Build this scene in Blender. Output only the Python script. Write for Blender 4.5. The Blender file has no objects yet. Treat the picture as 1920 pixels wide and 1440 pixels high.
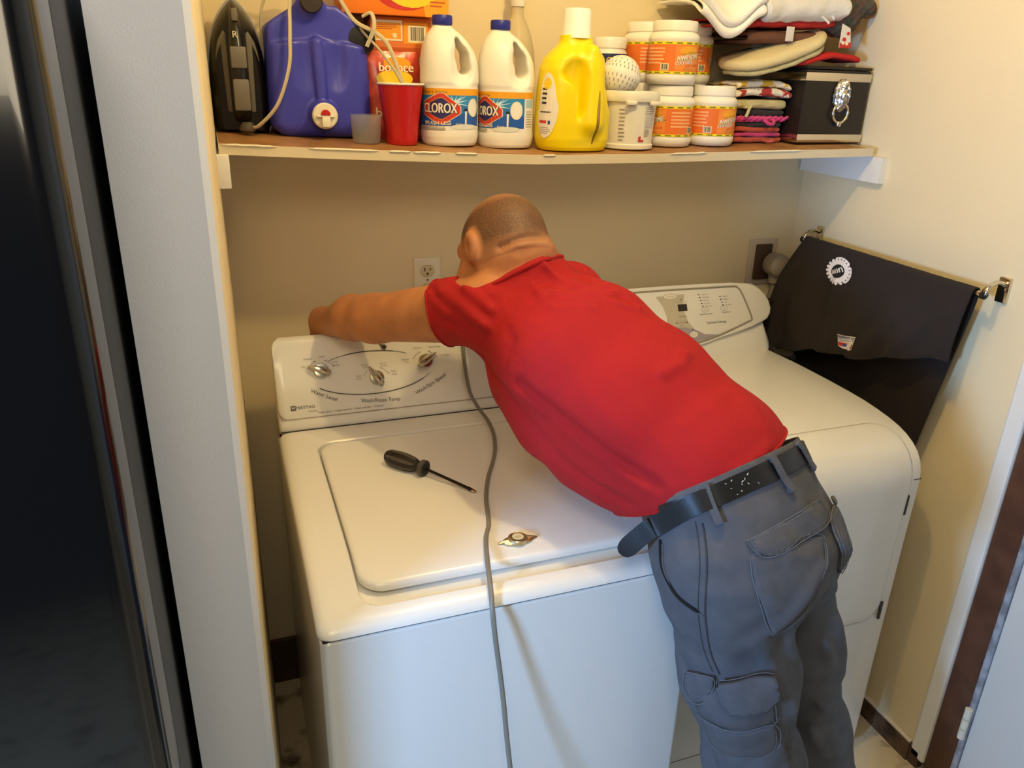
import bpy, bmesh, math, random
import numpy as np
from mathutils import Vector, Matrix, noise as mnoise
PI = math.pi
sc = bpy.context.scene
col = sc.collection
# ---------------------------------------------------------------- camera
cd = bpy.data.cameras.new('camera'); cam = bpy.data.objects.new('camera', cd); col.objects.link(cam)
cd.sensor_width = 36; cd.lens = 1450/1920*36; cd.clip_start = .02
cam.matrix_world = Matrix(((0.93766896, 0.10259623, -0.33204056, -0.07682),
                           (-0.34634331, 0.3547497, -0.86844629, -0.99291),
                           (0.02869197, 0.92931516, 0.36817131, 1.68014), (0, 0, 0, 1)))
sc.camera = cam
# ---------------------------------------------------------------- light
w = bpy.data.worlds.new('world'); sc.world = w; w.use_nodes = True
bg = w.node_tree.nodes['Background']; bg.inputs[0].default_value = (.80, .84, .95, 1); bg.inputs[1].default_value = .10
def light(name, kind, loc, energy, color, size, aim=None, size_y=None):
    l = bpy.data.lights.new(name, kind); o = bpy.data.objects.new(name, l); col.objects.link(o)
    o.location = loc; l.energy = energy; l.color = color
    if kind == 'AREA':
        l.size = size
        if size_y: l.shape = 'RECTANGLE'; l.size_y = size_y
    else: l.shadow_soft_size = size
    if aim: o.rotation_euler = (Vector(aim)-Vector(loc)).to_track_quat('-Z', 'Y').to_euler()
    return o
light('ceiling_lamp', 'POINT', (.57, .03, 2.35), 22, (1.0, .75, .33), .03)
light('window_daylight', 'AREA', (-1.72, -1.12, 1.45), 82, (.29, .54, 1.0), .30, (.8, .3, .9), .42)
light('room_fill_light', 'AREA', (-.25, -1.15, 2.42), 12, (1.0, .84, .60), .6, (.1, .2, .9))  # added soft fill to brighten the wall end, washer front and back wall
sc.view_settings.view_transform = 'Standard'; sc.view_settings.look = 'None'
sc.view_settings.exposure = 0.0; sc.view_settings.gamma = 1.0; sc.view_settings.use_curve_mapping = False
# ---------------------------------------------------------------- materials
def lin(h):
    if not isinstance(h, str): return tuple(h)
    v = [int(h[i:i+2], 16)/255 for i in (0, 2, 4)]
    return tuple(c/12.92 if c <= .04045 else ((c+.055)/1.055)**2.4 for c in v)
MATS = {}
def mat(name, c='ffffff', rough=.5, metal=0, bump=0, scale=200, c2=None, cscale=20, cmin=.4, cmax=.6, trans=0, coat=0, sheen=0, ior=1.45, alpha=1, sss=0, detail=4):
    if name in MATS: return MATS[name]
    m = bpy.data.materials.new(name); m.use_nodes = True; MATS[name] = m
    nt = m.node_tree; b = nt.nodes['Principled BSDF']
    b.inputs['Base Color'].default_value = (*lin(c), 1); b.inputs['Roughness'].default_value = rough
    b.inputs['Metallic'].default_value = metal; b.inputs['Transmission Weight'].default_value = trans
    b.inputs['Coat Weight'].default_value = coat; b.inputs['IOR'].default_value = ior; b.inputs['Alpha'].default_value = alpha
    if sheen: b.inputs['Sheen Weight'].default_value = sheen
    if sss: b.inputs['Subsurface Weight'].default_value = sss; b.inputs['Subsurface Radius'].default_value = (.01, .004, .002)
    tc = nt.nodes.new('ShaderNodeTexCoord')
    if c2:
        n = nt.nodes.new('ShaderNodeTexNoise'); n.inputs['Scale'].default_value = cscale; n.inputs['Detail'].default_value = detail
        r = nt.nodes.new('ShaderNodeValToRGB'); r.color_ramp.elements[0].position = cmin; r.color_ramp.elements[1].position = cmax
        r.color_ramp.elements[0].color = (*lin(c), 1); r.color_ramp.elements[1].color = (*lin(c2), 1)
        nt.links.new(tc.outputs['Object'], n.inputs['Vector']); nt.links.new(n.outputs['Fac'], r.inputs[0]); nt.links.new(r.outputs[0], b.inputs['Base Color'])
    if bump:
        n = nt.nodes.new('ShaderNodeTexNoise'); n.inputs['Scale'].default_value = scale; n.inputs['Detail'].default_value = 3
        k = nt.nodes.new('ShaderNodeBump'); k.inputs['Strength'].default_value = bump; k.inputs['Distance'].default_value = .002
        nt.links.new(tc.outputs['Object'], n.inputs['Vector']); nt.links.new(n.outputs['Fac'], k.inputs['Height']); nt.links.new(k.outputs[0], b.inputs['Normal'])
    return m
# ---------------------------------------------------------------- objects
def root_loc(o):
    while o.parent: o = o.parent
    return o.location
def add(name, me, mats, parent=None, world=True, smooth=True, mods=()):
    o = bpy.data.objects.new(name, me); col.objects.link(o)
    for m in (mats if isinstance(mats, (list, tuple)) else [mats]): me.materials.append(m)
    if parent:
        if world: me.transform(Matrix.Translation(-root_loc(parent)))
        o.parent = parent
    if smooth:
        me.polygons.foreach_set('use_smooth', [True]*len(me.polygons))
        if smooth != 'all':
            try: me.set_sharp_from_angle(angle=math.radians(38))
            except Exception: pass
    me.update()
    return o
def ob(name, bm, mats, parent=None, world=True, smooth=True):
    bmesh.ops.recalc_face_normals(bm, faces=bm.faces)
    me = bpy.data.meshes.new(name); bm.to_mesh(me); bm.free()
    return add(name, me, mats, parent, world, smooth)
def raw(name, V, F, mats, parent=None, world=True, smooth='all'):
    me = bpy.data.meshes.new(name); me.from_pydata([tuple(map(float, v)) for v in V], [], [tuple(map(int, f)) for f in F]); me.update()
    return add(name, me, mats, parent, world, smooth)
def tag(o, label, cat, group=None):
    o['label'] = label; o['category'] = cat
    if group: o['group'] = group
    return o
def thing(name, label, cat, loc=(0, 0, 0), group=None, rz=0):
    o = bpy.data.objects.new(name, None); col.objects.link(o); o.location = loc; o.rotation_euler.z = rz
    o.empty_display_size = .05
    bpy.context.view_layer.update()
    return tag(o, label, cat, group)
def struct(name, bm, m, smooth=False, parent=None):
    o = ob(name, bm, m, parent, smooth=smooth)
    if not parent: o['kind'] = 'structure'
    return o
def copy_thing(o, loc, label, rz=0):
    c = o.copy(); col.objects.link(c); c.location = loc; c.rotation_euler.z = rz; c['label'] = label
    for ch in o.children:
        d = ch.copy(); col.objects.link(d); d.parent = c
        for g in ch.children:
            e = g.copy(); col.objects.link(e); e.parent = d
    return c
# ---------------------------------------------------------------- shapes
def BM(): return bmesh.new()
def box(bm, x0, y0, z0, x1, y1, z1, bev=0, seg=2):
    r = bmesh.ops.create_cube(bm, size=1)
    for v in r['verts']:
        v.co = Vector(((x0+x1)/2+v.co.x*(x1-x0), (y0+y1)/2+v.co.y*(y1-y0), (z0+z1)/2+v.co.z*(z1-z0)))
    if bev:
        es = list({e for v in r['verts'] for e in v.link_edges})
        bmesh.ops.bevel(bm, geom=es, offset=bev, segments=seg, profile=.5, affect='EDGES')
    return bm
def prism(bm, pts, z0, z1):
    a = [bm.verts.new((x, y, z0)) for x, y in pts]; b = [bm.verts.new((x, y, z1)) for x, y in pts]
    bm.faces.new(a[::-1]); bm.faces.new(b)
    for i in range(len(a)): j = (i+1) % len(a); bm.faces.new((a[i], a[j], b[j], b[i]))
    return bm
def loops(bm, L, closed=False, cap0=True, cap1=True):
    R = [[bm.verts.new(p) for p in l] for l in L]; n = len(R[0])
    for a, b in zip(R, R[1:]):
        for i in range(n): j = (i+1) % n; bm.faces.new((a[i], a[j], b[j], b[i]))
    if closed:
        a, b = R[-1], R[0]
        for i in range(n): j = (i+1) % n; bm.faces.new((a[i], a[j], b[j], b[i]))
    else:
        if cap0: bm.faces.new(R[0][::-1])
        if cap1: bm.faces.new(R[-1])
    return bm
def lathe(bm, prof, cx=0, cy=0, cz=0, n=40, e=2.0, ky=1.0, cap0=True, cap1=True, M=None, jag=None):
    L = []
    for r, z in prof:
        l = []
        for i in range(n):
            t = 2*PI*i/n; c, s = math.cos(t), math.sin(t)
            k = 1 if e == 2 else 1/((abs(c)**e+abs(s)**e)**(1/e))
            q = (jag(t, z) if jag else 1)
            p = Vector((r*k*c*q, r*k*s*ky*q, z))
            if M: p = M@p
            l.append((cx+p.x, cy+p.y, cz+p.z))
        L.append(l)
    return loops(bm, L, cap0=cap0, cap1=cap1)
def spline(P, n=8):
    P = [Vector(p) for p in P]; out = []
    for i in range(len(P)-1):
        a, b, c, d = P[max(i-1, 0)], P[i], P[i+1], P[min(i+2, len(P)-1)]
        for k in range(n):
            t = k/n
            out.append(.5*((2*b)+(c-a)*t+(2*a-5*b+4*c-d)*t*t+(3*b-a-3*c+d)*t**3))
    out.append(P[-1]); return out
def tube(bm, P, r, n=8, flat=1.0, flatdir=None, closed=False):
    P = [Vector(p) for p in P]; L = []; up = Vector(flatdir) if flatdir else Vector((0.123, .3, .9)); m = len(P)
    for i, p in enumerate(P):
        q0 = P[(i-1) % m] if closed else P[max(i-1, 0)]; q1 = P[(i+1) % m] if closed else P[min(i+1, m-1)]
        T = (q1-q0).normalized()
        u = (up-T*up.dot(T))
        if u.length < 1e-4: u = T.orthogonal()
        u.normalize(); v = T.cross(u); rr = r[i] if isinstance(r, (list, tuple)) else r
        L.append([p+(u*math.cos(2*PI*k/n)*flat+v*math.sin(2*PI*k/n))*rr for k in range(n)])
        if not flatdir: up = u
    return loops(bm, L, closed=closed)
def rrect(x0, y0, x1, y1, r, nc=6, ns=6):
    """rounded rectangle loop, same count for any size"""
    r = min(r, (x1-x0)/2-1e-5, (y1-y0)/2-1e-5); out = []
    cs = [(x1-r, y0+r, -PI/2), (x1-r, y1-r, 0), (x0+r, y1-r, PI/2), (x0+r, y0+r, PI)]
    for k in range(4):
        cx, cy, a = cs[k]
        for i in range(nc+1): t = a+PI/2*i/nc; out.append((cx+r*math.cos(t), cy+r*math.sin(t)))
        nx, ny, na = cs[(k+1) % 4]
        p = out[-1]; q = (nx+r*math.cos(na), ny+r*math.sin(na))
        for i in range(1, ns): t = i/ns; out.append((p[0]+(q[0]-p[0])*t, p[1]+(q[1]-p[1])*t))
    return out
def scale_loop(l, k):
    cx = sum(p[0] for p in l)/len(l); cy = sum(p[1] for p in l)/len(l)
    return [(cx+(p[0]-cx)*k, cy+(p[1]-cy)*k) for p in l]
def extr_x(bm, prof, x0, x1, r=.01, steps=4, nx=8):
    """closed (y,z) profile swept along x with rounded ends"""
    cy = sum(p[0] for p in prof)/len(prof); cz = sum(p[1] for p in prof)/len(prof)
    def st(x, ins): return [(x, y-ins*(1 if y > cy else -1)*min(1, abs(y-cy)/ins if ins else 1), z-ins*(1 if z > cz else -1)*min(1, abs(z-cz)/ins if ins else 1)) for y, z in prof]
    L = []
    for i in range(steps+1):
        a = PI/2*i/steps; L.append(st(x0+r*(1-math.sin(a)), r*(1-math.cos(a))) if False else st(x0+r*(1-math.cos(a)), r*(1-math.sin(a))))
    for i in range(1, nx): L.append(st(x0+r+(x1-x0-2*r)*i/nx, 0))
    for i in range(steps+1):
        a = PI/2*(1-i/steps); L.append(st(x1-r*(1-math.cos(a)), r*(1-math.sin(a))))
    return loops(bm, L)
def hull_poly(bm, pts, N, depth, bev=0):
    """flat outline given as 3-D points, pushed back along -N by depth"""
    N = Vector(N)
    a = [bm.verts.new(Vector(p)) for p in pts]; b = [bm.verts.new(Vector(p)-N*depth) for p in pts]
    f = bm.faces.new(a); bm.faces.new(b[::-1])
    for i in range(len(a)): j = (i+1) % len(a); bm.faces.new((b[i], b[j], a[j], a[i]))
    if bev: bmesh.ops.bevel(bm, geom=list(f.edges), offset=bev, segments=3, profile=.5, affect='EDGES')
    return bm
FONTC = {}
def text_mesh(s):
    if s in FONTC: return FONTC[s]
    c = bpy.data.curves.new('t', 'FONT'); c.body = s; c.size = 1; c.resolution_u = 3
    o = bpy.data.objects.new('t', c); col.objects.link(o)
    bpy.context.view_layer.update()
    me = bpy.data.meshes.new_from_object(o.evaluated_get(bpy.context.evaluated_depsgraph_get()))
    V = [(v.co.x, v.co.y) for v in me.vertices]; F = [tuple(p.vertices) for p in me.polygons]
    bpy.data.objects.remove(o); bpy.data.curves.remove(c); bpy.data.meshes.remove(me)
    FONTC[s] = (V, F); return V, F
class Print:
    """printed marks laid out flat in metres (u right, v up), then bent onto a surface"""
    def __init__(self, du=None): self.bm = bmesh.new(); self.m = []; self.du = du
    def mi(self, m):
        if m not in self.m: self.m.append(m)
        return self.m.index(m)
    def poly(self, pts, m, h=1):
        vs = [self.bm.verts.new((u, v, h*.00012)) for u, v in pts]
        f = self.bm.faces.new(vs); f.material_index = self.mi(m)
        if self.du and max(p[0] for p in pts)-min(p[0] for p in pts) > self.du:
            r = bmesh.ops.triangulate(self.bm, faces=[f]) if len(pts) > 4 else {'faces': [f]}
            u0 = min(p[0] for p in pts); k = 1; fs = list(r['faces'])
            while u0+k*self.du < max(p[0] for p in pts):
                geom = fs+list({e for f in fs for e in f.edges})+list({v for f in fs for v in f.verts})
                q = bmesh.ops.bisect_plane(self.bm, geom=geom, plane_co=(u0+k*self.du, 0, 0), plane_no=(1, 0, 0))
                fs = list({g for g in q['geom'] if isinstance(g, bmesh.types.BMFace)} | {f for f in fs if f.is_valid}); k += 1
        return self
    def rect(self, u0, v0, u1, v1, m, h=1): return self.poly([(u0, v0), (u1, v0), (u1, v1), (u0, v1)], m, h)
    def ell(self, u, v, a, b, m, h=1, n=24, rot=0):
        c, s = math.cos(rot), math.sin(rot)
        return self.poly([(u+a*math.cos(t)*c-b*math.sin(t)*s, v+a*math.cos(t)*s+b*math.sin(t)*c) for t in [2*PI*i/n for i in range(n)]], m, h)
    def line(self, pts, wd, m, h=1):
        for (a, b), (c, d) in zip(pts, pts[1:]):
            l = math.hypot(c-a, d-b) or 1; nx, ny = -(d-b)/l*wd/2, (c-a)/l*wd/2
            self.poly([(a-nx, b-ny), (c-nx, d-ny), (c+nx, d+ny), (a+nx, b+ny)], m, h)
        return self
    def arc(self, u, v, a, b, t0, t1, wd, m, h=1, n=20):
        return self.line([(u+a*math.cos(math.radians(t0+(t1-t0)*i/n)), v+b*math.sin(math.radians(t0+(t1-t0)*i/n))) for i in range(n+1)], wd, m, h)
    def text(self, s, u, v, size, m, h=2, width=None, rot=0, align='c', bend=0, bold=0):
        V, F = text_mesh(s)
        x0 = min(p[0] for p in V); x1 = max(p[0] for p in V); k = size
        kx = k if not width else width/(x1-x0); off = {'c': (x0+x1)/2, 'l': x0, 'r': x1}[align]
        r = math.radians(rot); c, sn = math.cos(r), math.sin(r)
        for sh in ((0, 0), (bold, 0)) if bold else ((0, 0),):
            vs = []
            for p in V:
                a = (p[0]-off)*kx+sh[0]; b = p[1]*k+bend*a*a
                vs.append(self.bm.verts.new((u+a*c-b*sn, v+a*sn+b*c, h*.00012+(.00004 if sh[0] else 0))))
            mi = self.mi(m)
            for f in F:
                try: self.bm.faces.new([vs[i] for i in f]).material_index = mi
                except ValueError: pass
        return self
    def lines(self, u0, v0, u1, v1, n, m, h=2, fill=.45, seed=1):
        rd = random.Random(seed); st = (v1-v0)/n
        for i in range(n):
            self.rect(u0, v0+st*i, u0+(u1-u0)*rd.uniform(.7, 1), v0+st*(i+fill), m, h)
        return self
    def bars(self, u0, v0, u1, v1, m, h=2, n=14, seed=3):
        rd = random.Random(seed); w_ = (u1-u0)/n
        for i in range(n): self.rect(u0+i*w_, v0, u0+i*w_+w_*rd.choice((.3, .5, .75)), v1, m, h)
        return self
    def build(self, name, fn, parent, world=True):
        for v in self.bm.verts: v.co = Vector(fn(v.co.x, v.co.y, v.co.z))
        me = bpy.data.meshes.new(name); self.bm.to_mesh(me); self.bm.free()
        return add(name, me, [mat(*m) if isinstance(m, tuple) else m for m in self.m], parent, world, False)
def plane_map(o, U, V, lift=.0004):
    o, U, V = Vector(o), Vector(U).normalized(), Vector(V).normalized(); N = U.cross(V)
    return lambda u, v, h: o+U*u+V*v+N*(h+lift)
def cyl_map(cx, cy, z0, r, th0=0, ky=1.0, lift=.0005, taper=0):
    def f(u, v, h):
        t = th0+u/r; R = r+taper*v+h+lift
        return (cx+R*math.sin(t), cy-R*math.cos(t)*ky, z0+v)
    return f
INK = lambda n, c='eee9dc', r=.45: mat('print_'+n, c, r)
# ---------------------------------------------------------------- implicit-surface modelling
def A3(v): return np.array(v, dtype=np.float32)
def smin(a, b, k):
    h = np.clip(0.5 + 0.5*(b-a)/k, 0, 1)
    return b*(1-h) + a*h - k*h*(1-h)
def smax(a, b, k): return -smin(-a, -b, k)
def cap(P, a, b, ra, rb, n=None, k=1.0):
    """tapered capsule; n,k flatten it along n"""
    a = A3(a); b = A3(b); ba = b-a
    t = np.clip(((P-a)@ba)/float(ba@ba), 0, 1)
    w = P-a-t[..., None]*ba
    q = (w*w).sum(-1)
    if n is not None:
        n = A3(n); n = n/np.linalg.norm(n); wn = w@n
        q = q-wn*wn+(wn*k)**2
    return np.sqrt(q)-(ra+(rb-ra)*t)
def chain(P, pts, rad, k=0.02, n=None, f=1.0):
    d = None
    for i in range(len(pts)-1):
        c = cap(P, pts[i], pts[i+1], rad[i], rad[i+1], n, f)
        d = c if d is None else smin(d, c, k)
    return d
def ell(P, c, r, F=None):
    q = P-A3(c)
    if F is not None: q = q@A3(F).T
    r = A3(r)
    k0 = np.sqrt(((q/r)**2).sum(-1)); k1 = np.sqrt(((q/(r*r))**2).sum(-1))+1e-9
    return k0*(k0-1)/k1
def line_dist(P, pts):
    d = None
    for i in range(len(pts)-1):
        c = cap(P, pts[i], pts[i+1], 0, 0)
        d = c if d is None else np.minimum(d, c)
    return d
def fold(P, pts, w, amp):
    """height of a soft ridge (amp>0) or crease (amp<0) along a line"""
    d = line_dist(P, pts)
    return amp*np.exp(-(d/w)**2)
def loft_sdf(P, ctr, lat, ha, hb, e=2.2):
    """elliptic tube along a polyline: half widths ha along lat, hb across"""
    ctr = [A3(c) for c in ctr]; best = None; D = None
    for i in range(len(ctr)-1):
        a, b = ctr[i], ctr[i+1]; ba = b-a
        t = ((P-a)@ba)/float(ba@ba)
        tc = np.clip(t, 0, 1)
        w = P-a-tc[..., None]*ba
        T = ba/np.linalg.norm(ba)
        L = A3(lat[i])[None]*(1-tc[..., None])+A3(lat[i+1])[None]*tc[..., None] if P.ndim == 2 else A3(lat[i])*(1-tc[..., None])+A3(lat[i+1])*tc[..., None]
        L = L-(L@T)[..., None]*T
        L = L/np.linalg.norm(L, axis=-1, keepdims=True)
        N = np.cross(np.broadcast_to(T, L.shape), L)
        ax = np.abs(w@T)
        l = np.abs((w*L).sum(-1)); n = np.abs((w*N).sum(-1))
        sa = ha[i]*(1-tc)+ha[i+1]*tc; sb = hb[i]*(1-tc)+hb[i+1]*tc
        r = ((l/sa)**e+(n/sb)**e+(ax/sb)**e)**(1/e)
        d = (r-1)*np.minimum(sa, sb)
        D = d if D is None else smin(D, d, 0.03)
    return D
def nets(fn, lo, hi, h):
    """naive surface nets -> verts, quads"""
    ax = [np.arange(lo[i], hi[i]+h, h, dtype=np.float32) for i in range(3)]
    n = [len(a) for a in ax]
    D = np.empty(n, np.float32)
    YZ = np.stack(np.meshgrid(ax[1], ax[2], indexing='ij'), -1)
    step = max(1, int(200000/(n[1]*n[2])))
    for i in range(0, n[0], step):
        xs = ax[0][i:i+step]
        P = np.empty((len(xs), n[1], n[2], 3), np.float32)
        P[..., 0] = xs[:, None, None]; P[..., 1:] = YZ[None]
        D[i:i+step] = fn(P.reshape(-1, 3)).reshape(len(xs), n[1], n[2])
    S = D < 0
    c = np.zeros([m-1 for m in n], np.int8)
    for a in (0, 1):
        for b in (0, 1):
            for e in (0, 1):
                c += S[a:n[0]-1+a, b:n[1]-1+b, e:n[2]-1+e]
    act = (c > 0) & (c < 8)
    I = np.argwhere(act)
    idx = -np.ones(c.shape, np.int64); idx[act] = np.arange(len(I))
    acc = np.zeros((len(I), 3)); cnt = np.zeros(len(I))
    corners = [(a, b, e) for a in (0, 1) for b in (0, 1) for e in (0, 1)]
    for p in corners:
        for axis in range(3):
            if p[axis]: continue
            q = list(p); q[axis] = 1
            d0 = D[I[:, 0]+p[0], I[:, 1]+p[1], I[:, 2]+p[2]]; d1 = D[I[:, 0]+q[0], I[:, 1]+q[1], I[:, 2]+q[2]]
            m = (d0 < 0) != (d1 < 0)
            t = np.where(m, d0/np.where(m, d0-d1, 1), 0)
            pos = np.tile(np.array(p, float), (len(I), 1)); pos[:, axis] += t
            acc[m] += pos[m]; cnt[m] += 1
    V = (I+acc/cnt[:, None])*h+np.array([a[0] for a in ax])
    F = []
    for axis in range(3):
        u, v = (axis+1) % 3, (axis+2) % 3
        s0 = [slice(None)]*3; s1 = [slice(None)]*3
        s0[axis] = slice(0, n[axis]-1); s1[axis] = slice(1, n[axis])
        ch = S[tuple(s0)] != S[tuple(s1)]
        E = np.argwhere(ch)
        E = E[(E[:, u] > 0) & (E[:, v] > 0) & (E[:, u] < n[u]-1) & (E[:, v] < n[v]-1)]
        ins = S[E[:, 0], E[:, 1], E[:, 2]]
        def cell(du, dv):
            k = E.copy(); k[:, u] += du; k[:, v] += dv
            return idx[k[:, 0], k[:, 1], k[:, 2]]
        Q = np.stack([cell(-1, -1), cell(0, -1), cell(0, 0), cell(-1, 0)], 1)
        Q[~ins] = Q[~ins][:, ::-1]
        F.append(Q)
    F = np.concatenate(F)
    return V, F[(F >= 0).all(1)]
def grad(fn, P, e=0.002):
    g = np.stack([fn(P+A3(d)*e)-fn(P-A3(d)*e) for d in ((1, 0, 0), (0, 1, 0), (0, 0, 1))], -1)
    return g/(np.linalg.norm(g, axis=-1, keepdims=True)+1e-9)
def march(fn, O, Dr, n=90, lim=2.5):
    """walk from O along Dr to the surface"""
    t = np.zeros(len(O), np.float32)
    for _ in range(n):
        d = fn(O+Dr*t[:, None]); t = np.minimum(t+d*0.7, lim)
    return t
# ---------------------------------------------------------------- the man: joints in metres
J = dict(pel=(.742,-.07,.94), hipL=(.652,-.085,.935), hipR=(.805,-.045,.93),
         kneeL=(.752,-.150,.50), ankL=(.85,-.25,.08), kneeR=(.925,-.08,.47), ankR=(1.045,-.17,.08),
         shL=(.385,.375,1.262), elbL=(.215,.62,1.185), wriL=(.128,.815,1.125),
         shR=(.585,.42,1.262), elbR=(.53,.66,1.165), wriR=(.44,.86,1.14),
         neck=(.480,.392,1.300), head=(.448,.452,1.376))
SP = [(.732,-.07,.94),(.685,.02,1.06),(.605,.14,1.14),(.525,.26,1.205),(.480,.345,1.250)]
LH = (.98,.16,0); LC = (.892,.386,.234)
LT = [LH,(.97,.23,.05),(.93,.32,.15),LC,(.90,.36,.24)]
hf = np.array([-.28,.77,-.57]); hf /= np.linalg.norm(hf)                 # where the face points
hr = np.cross(hf, [.05,.5,.85]); hr /= np.linalg.norm(hr)
hu = np.cross(hr, hf)
HF = np.stack([hr, hf, hu])
def hw(x, y, z): return tuple(np.array(J['head'])+x*hr+y*hf+z*hu)
def head_sdf(P):
    q = (P-A3(J['head']))@A3(HF).T
    d = ell(q, (0,0,0), (.078,.098,.090))
    d = smin(d, ell(q, (0,.042,-.058), (.060,.060,.072)), .03)
    d = smin(d, cap(q, (-.035,.045,-.105), (.035,.045,-.105), .025, .025), .03)     # jaw
    d = smin(d, cap(q, (0,.045,-.115), (0,.085,-.118), .02, .018), .02)              # chin
    d = smin(d, cap(q, (-.04,.082,.012), (.04,.082,.012), .016, .016), .02)          # brow
    d = smin(d, cap(q, (0,.098,-.005), (0,.120,-.042), .010, .014), .012)            # nose
    d = smin(d, cap(q, (-.012,.108,-.045), (.012,.108,-.045), .009, .009), .008)
    for s in (-1, 1):
        d = smax(d, -ell(q, (s*.032,.108,-.008), (.017,.016,.011)), .012)            # eye sockets
        d = smin(d, ell(q, (s*.032,.088,-.008), (.013,.012,.012)), .004)
        d = smin(d, ell(q, (s*.046,.075,-.045), (.02,.02,.02)), .03)
        e = ell(q, (s*.083,-.004,-.022), (.010,.021,.033))                            # ears
        e = smax(e, -ell(q, (s*.094,.002,-.020), (.008,.011,.019)), .006)
        d = smin(d, e, .008)
    d = smin(d, cap(q, (-.022,.100,-.072), (.022,.100,-.072), .008, .008), .012)     # lips
    d = d+fold(q, [(-.02,.112,-.072),(.02,.112,-.072)], .003, .003)
    return d
def neck_sdf(P):
    d = cap(P, hw(0,-.022,-.05), J['neck'], .066, .076)
    d = smin(d, chain(P, [hw(-.02,-.075,-.05), hw(.02,-.085,-.055), hw(.058,-.055,-.052)], [.014,.020,.018], .02), .03)
    return d
def hand_sdf(P, w, d1, side, r=1.0, curl=.5):
    """w wrist, d1 direction of the fingers, side direction across the knuckles (towards the thumb)"""
    w = A3(w); d1 = A3(d1)/np.linalg.norm(d1); s = A3(side); s = s-(s@d1)*d1; s /= np.linalg.norm(s)
    n = np.cross(d1, s)
    pt = lambda a, b, c: tuple(w+a*d1+b*s+c*n)
    d = cap(P, pt(-.01,0,0), pt(.035,0,0), .028, .030, n, 1.25)
    d = smin(d, cap(P, pt(.06,-.024,0), pt(.06,.024,0), .020, .022, n, 1.25), .03)
    for b, ln, sp in ((.033,.070,.012),(.011,.080,.004),(-.011,.074,-.004),(-.031,.058,-.012)):
        p0 = pt(.070,b,0); p1 = pt(.070+ln*.45,b+sp*.5,.010*curl); p2 = pt(.070+ln*.75,b+sp*.8,.034*curl); p3 = pt(.070+ln*.92,b+sp,.060*curl)
        d = smin(d, chain(P, [p0,p1,p2,p3], [.0105,.0095,.0088,.0075], .004), .006)
    d = smin(d, chain(P, [pt(.012,.022,.006), pt(.045,.052,.016), pt(.075,.060,.030), pt(.095,.056,.042)], [.017,.0125,.0105,.009], .006), .012)
    return d
def arms_sdf(P):
    d = chain(P, [J['shL'], J['elbL']], [.066,.050], .02)
    fm = tuple(.62*np.array(J['elbL'])+.38*np.array(J['wriL'])+np.array((0,0,.006)))
    d = smin(d, chain(P, [J['elbL'], fm, J['wriL']], [.047,.047,.031], .03), .03)
    d = smin(d, hand_sdf(P, J['wriL'], (.06,.10,-1), (.9,-.35,0)), .02)
    e = chain(P, [J['shR'], J['elbR'], J['wriR']], [.064,.048,.031], .03)
    e = smin(e, hand_sdf(P, J['wriR'], (-.2,.12,-1), (-.9,-.3,.1)), .02)
    return np.minimum(d, e)
def legs_sdf(P, g=0.0):
    d = chain(P, [J['hipL'], J['kneeL'], J['ankL']], [.082+g,.058+g,.045+g], .05)
    e = chain(P, [J['hipR'], J['kneeR'], J['ankR']], [.082+g,.058+g,.045+g], .05)
    return np.minimum(d, e)
def torso_sdf(P, g=0.0):
    return loft_sdf(P, SP, LT, [.150+g,.143+g,.152+g,.158+g,.125+g], [.110+g,.108+g,.105+g,.105+g,.078+g])
def off_washer(P, d, m):
    b = np.maximum(np.maximum(P[..., 0]-.690, -.006-P[..., 1]), P[..., 2]-.916)
    return smax(d, m-b, .006)
def body_sdf(P):
    d = off_washer(P, smin(torso_sdf(P, -.012), legs_sdf(P), .04), .012)
    d = smin(d, arms_sdf(P), .035)
    d = smin(d, neck_sdf(P), .03)
    d = smin(d, head_sdf(P), .025)
    for pts in ([(.411,.365,1.382),(.436,.354,1.397),(.458,.350,1.404),(.490,.350,1.404)], [(.435,.338,1.378),(.468,.331,1.385),(.499,.320,1.387)]):
        d = d-fold(P, pts, .006, -.007)
    return d
SHIRT_FOLDS = []
def shirt_sdf(P):
    d = torso_sdf(P, .006)
    d = smin(d, chain(P, [(.444,.297,1.119),(.470,.219,1.066),(.505,.148,1.038),(.539,.095,1.026),(.580,.046,1.025)], [.050,.053,.053,.052,.05], .03), .07)
    aL = A3(J['shL']); eL = A3(J['elbL'])
    # the front of the shirt hangs off the belly
    d = smin(d, loft_sdf(P, [(.66,.06,1.03),(.53,.23,1.11),(.44,.34,1.19)], [LC,LC,LC], [.07,.07,.04], [.03,.035,.03]), .06)
    d = smin(d, cap(P, tuple(aL), tuple(aL+(eL-aL)*.42), .072, .066), .04)
    aR = A3(J['shR']); eR = A3(J['elbR'])
    d = smin(d, cap(P, tuple(aR), tuple(aR+(eR-aR)*.6), .072, .063), .04)
    d = smin(d, cap(P, J['neck'], hw(0,-.025,-.06), .082, .078), .03)
    # neckline
    nn = A3((-.32,.50,.80)); nn = nn/np.linalg.norm(nn); ax = A3(hw(0,-.025,-.07)); nk = A3(J['neck']); u = (ax-nk)/np.linalg.norm(ax-nk)
    w = P-nk; rho = np.sqrt(np.maximum(((w-(w@u)[..., None]*u)**2).sum(-1), 0))
    d = smax(d, (P-A3((.459,.319,1.370)))@nn-12*np.maximum(0, rho-.105), .004)
    x, y, z = P[..., 0], P[..., 1], P[..., 2]
    d = d-.0016*np.sin(34*x+18*y+3*np.sin(21*z-13*x))*np.sin(17*z-26*y+.7)-.0007*np.sin(90*x+55*z)*np.sin(48*y-60*z)
    for pts, w, amp in SHIRT_FOLDS:
        d = d-fold(P, pts, w, amp)
    return d
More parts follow.
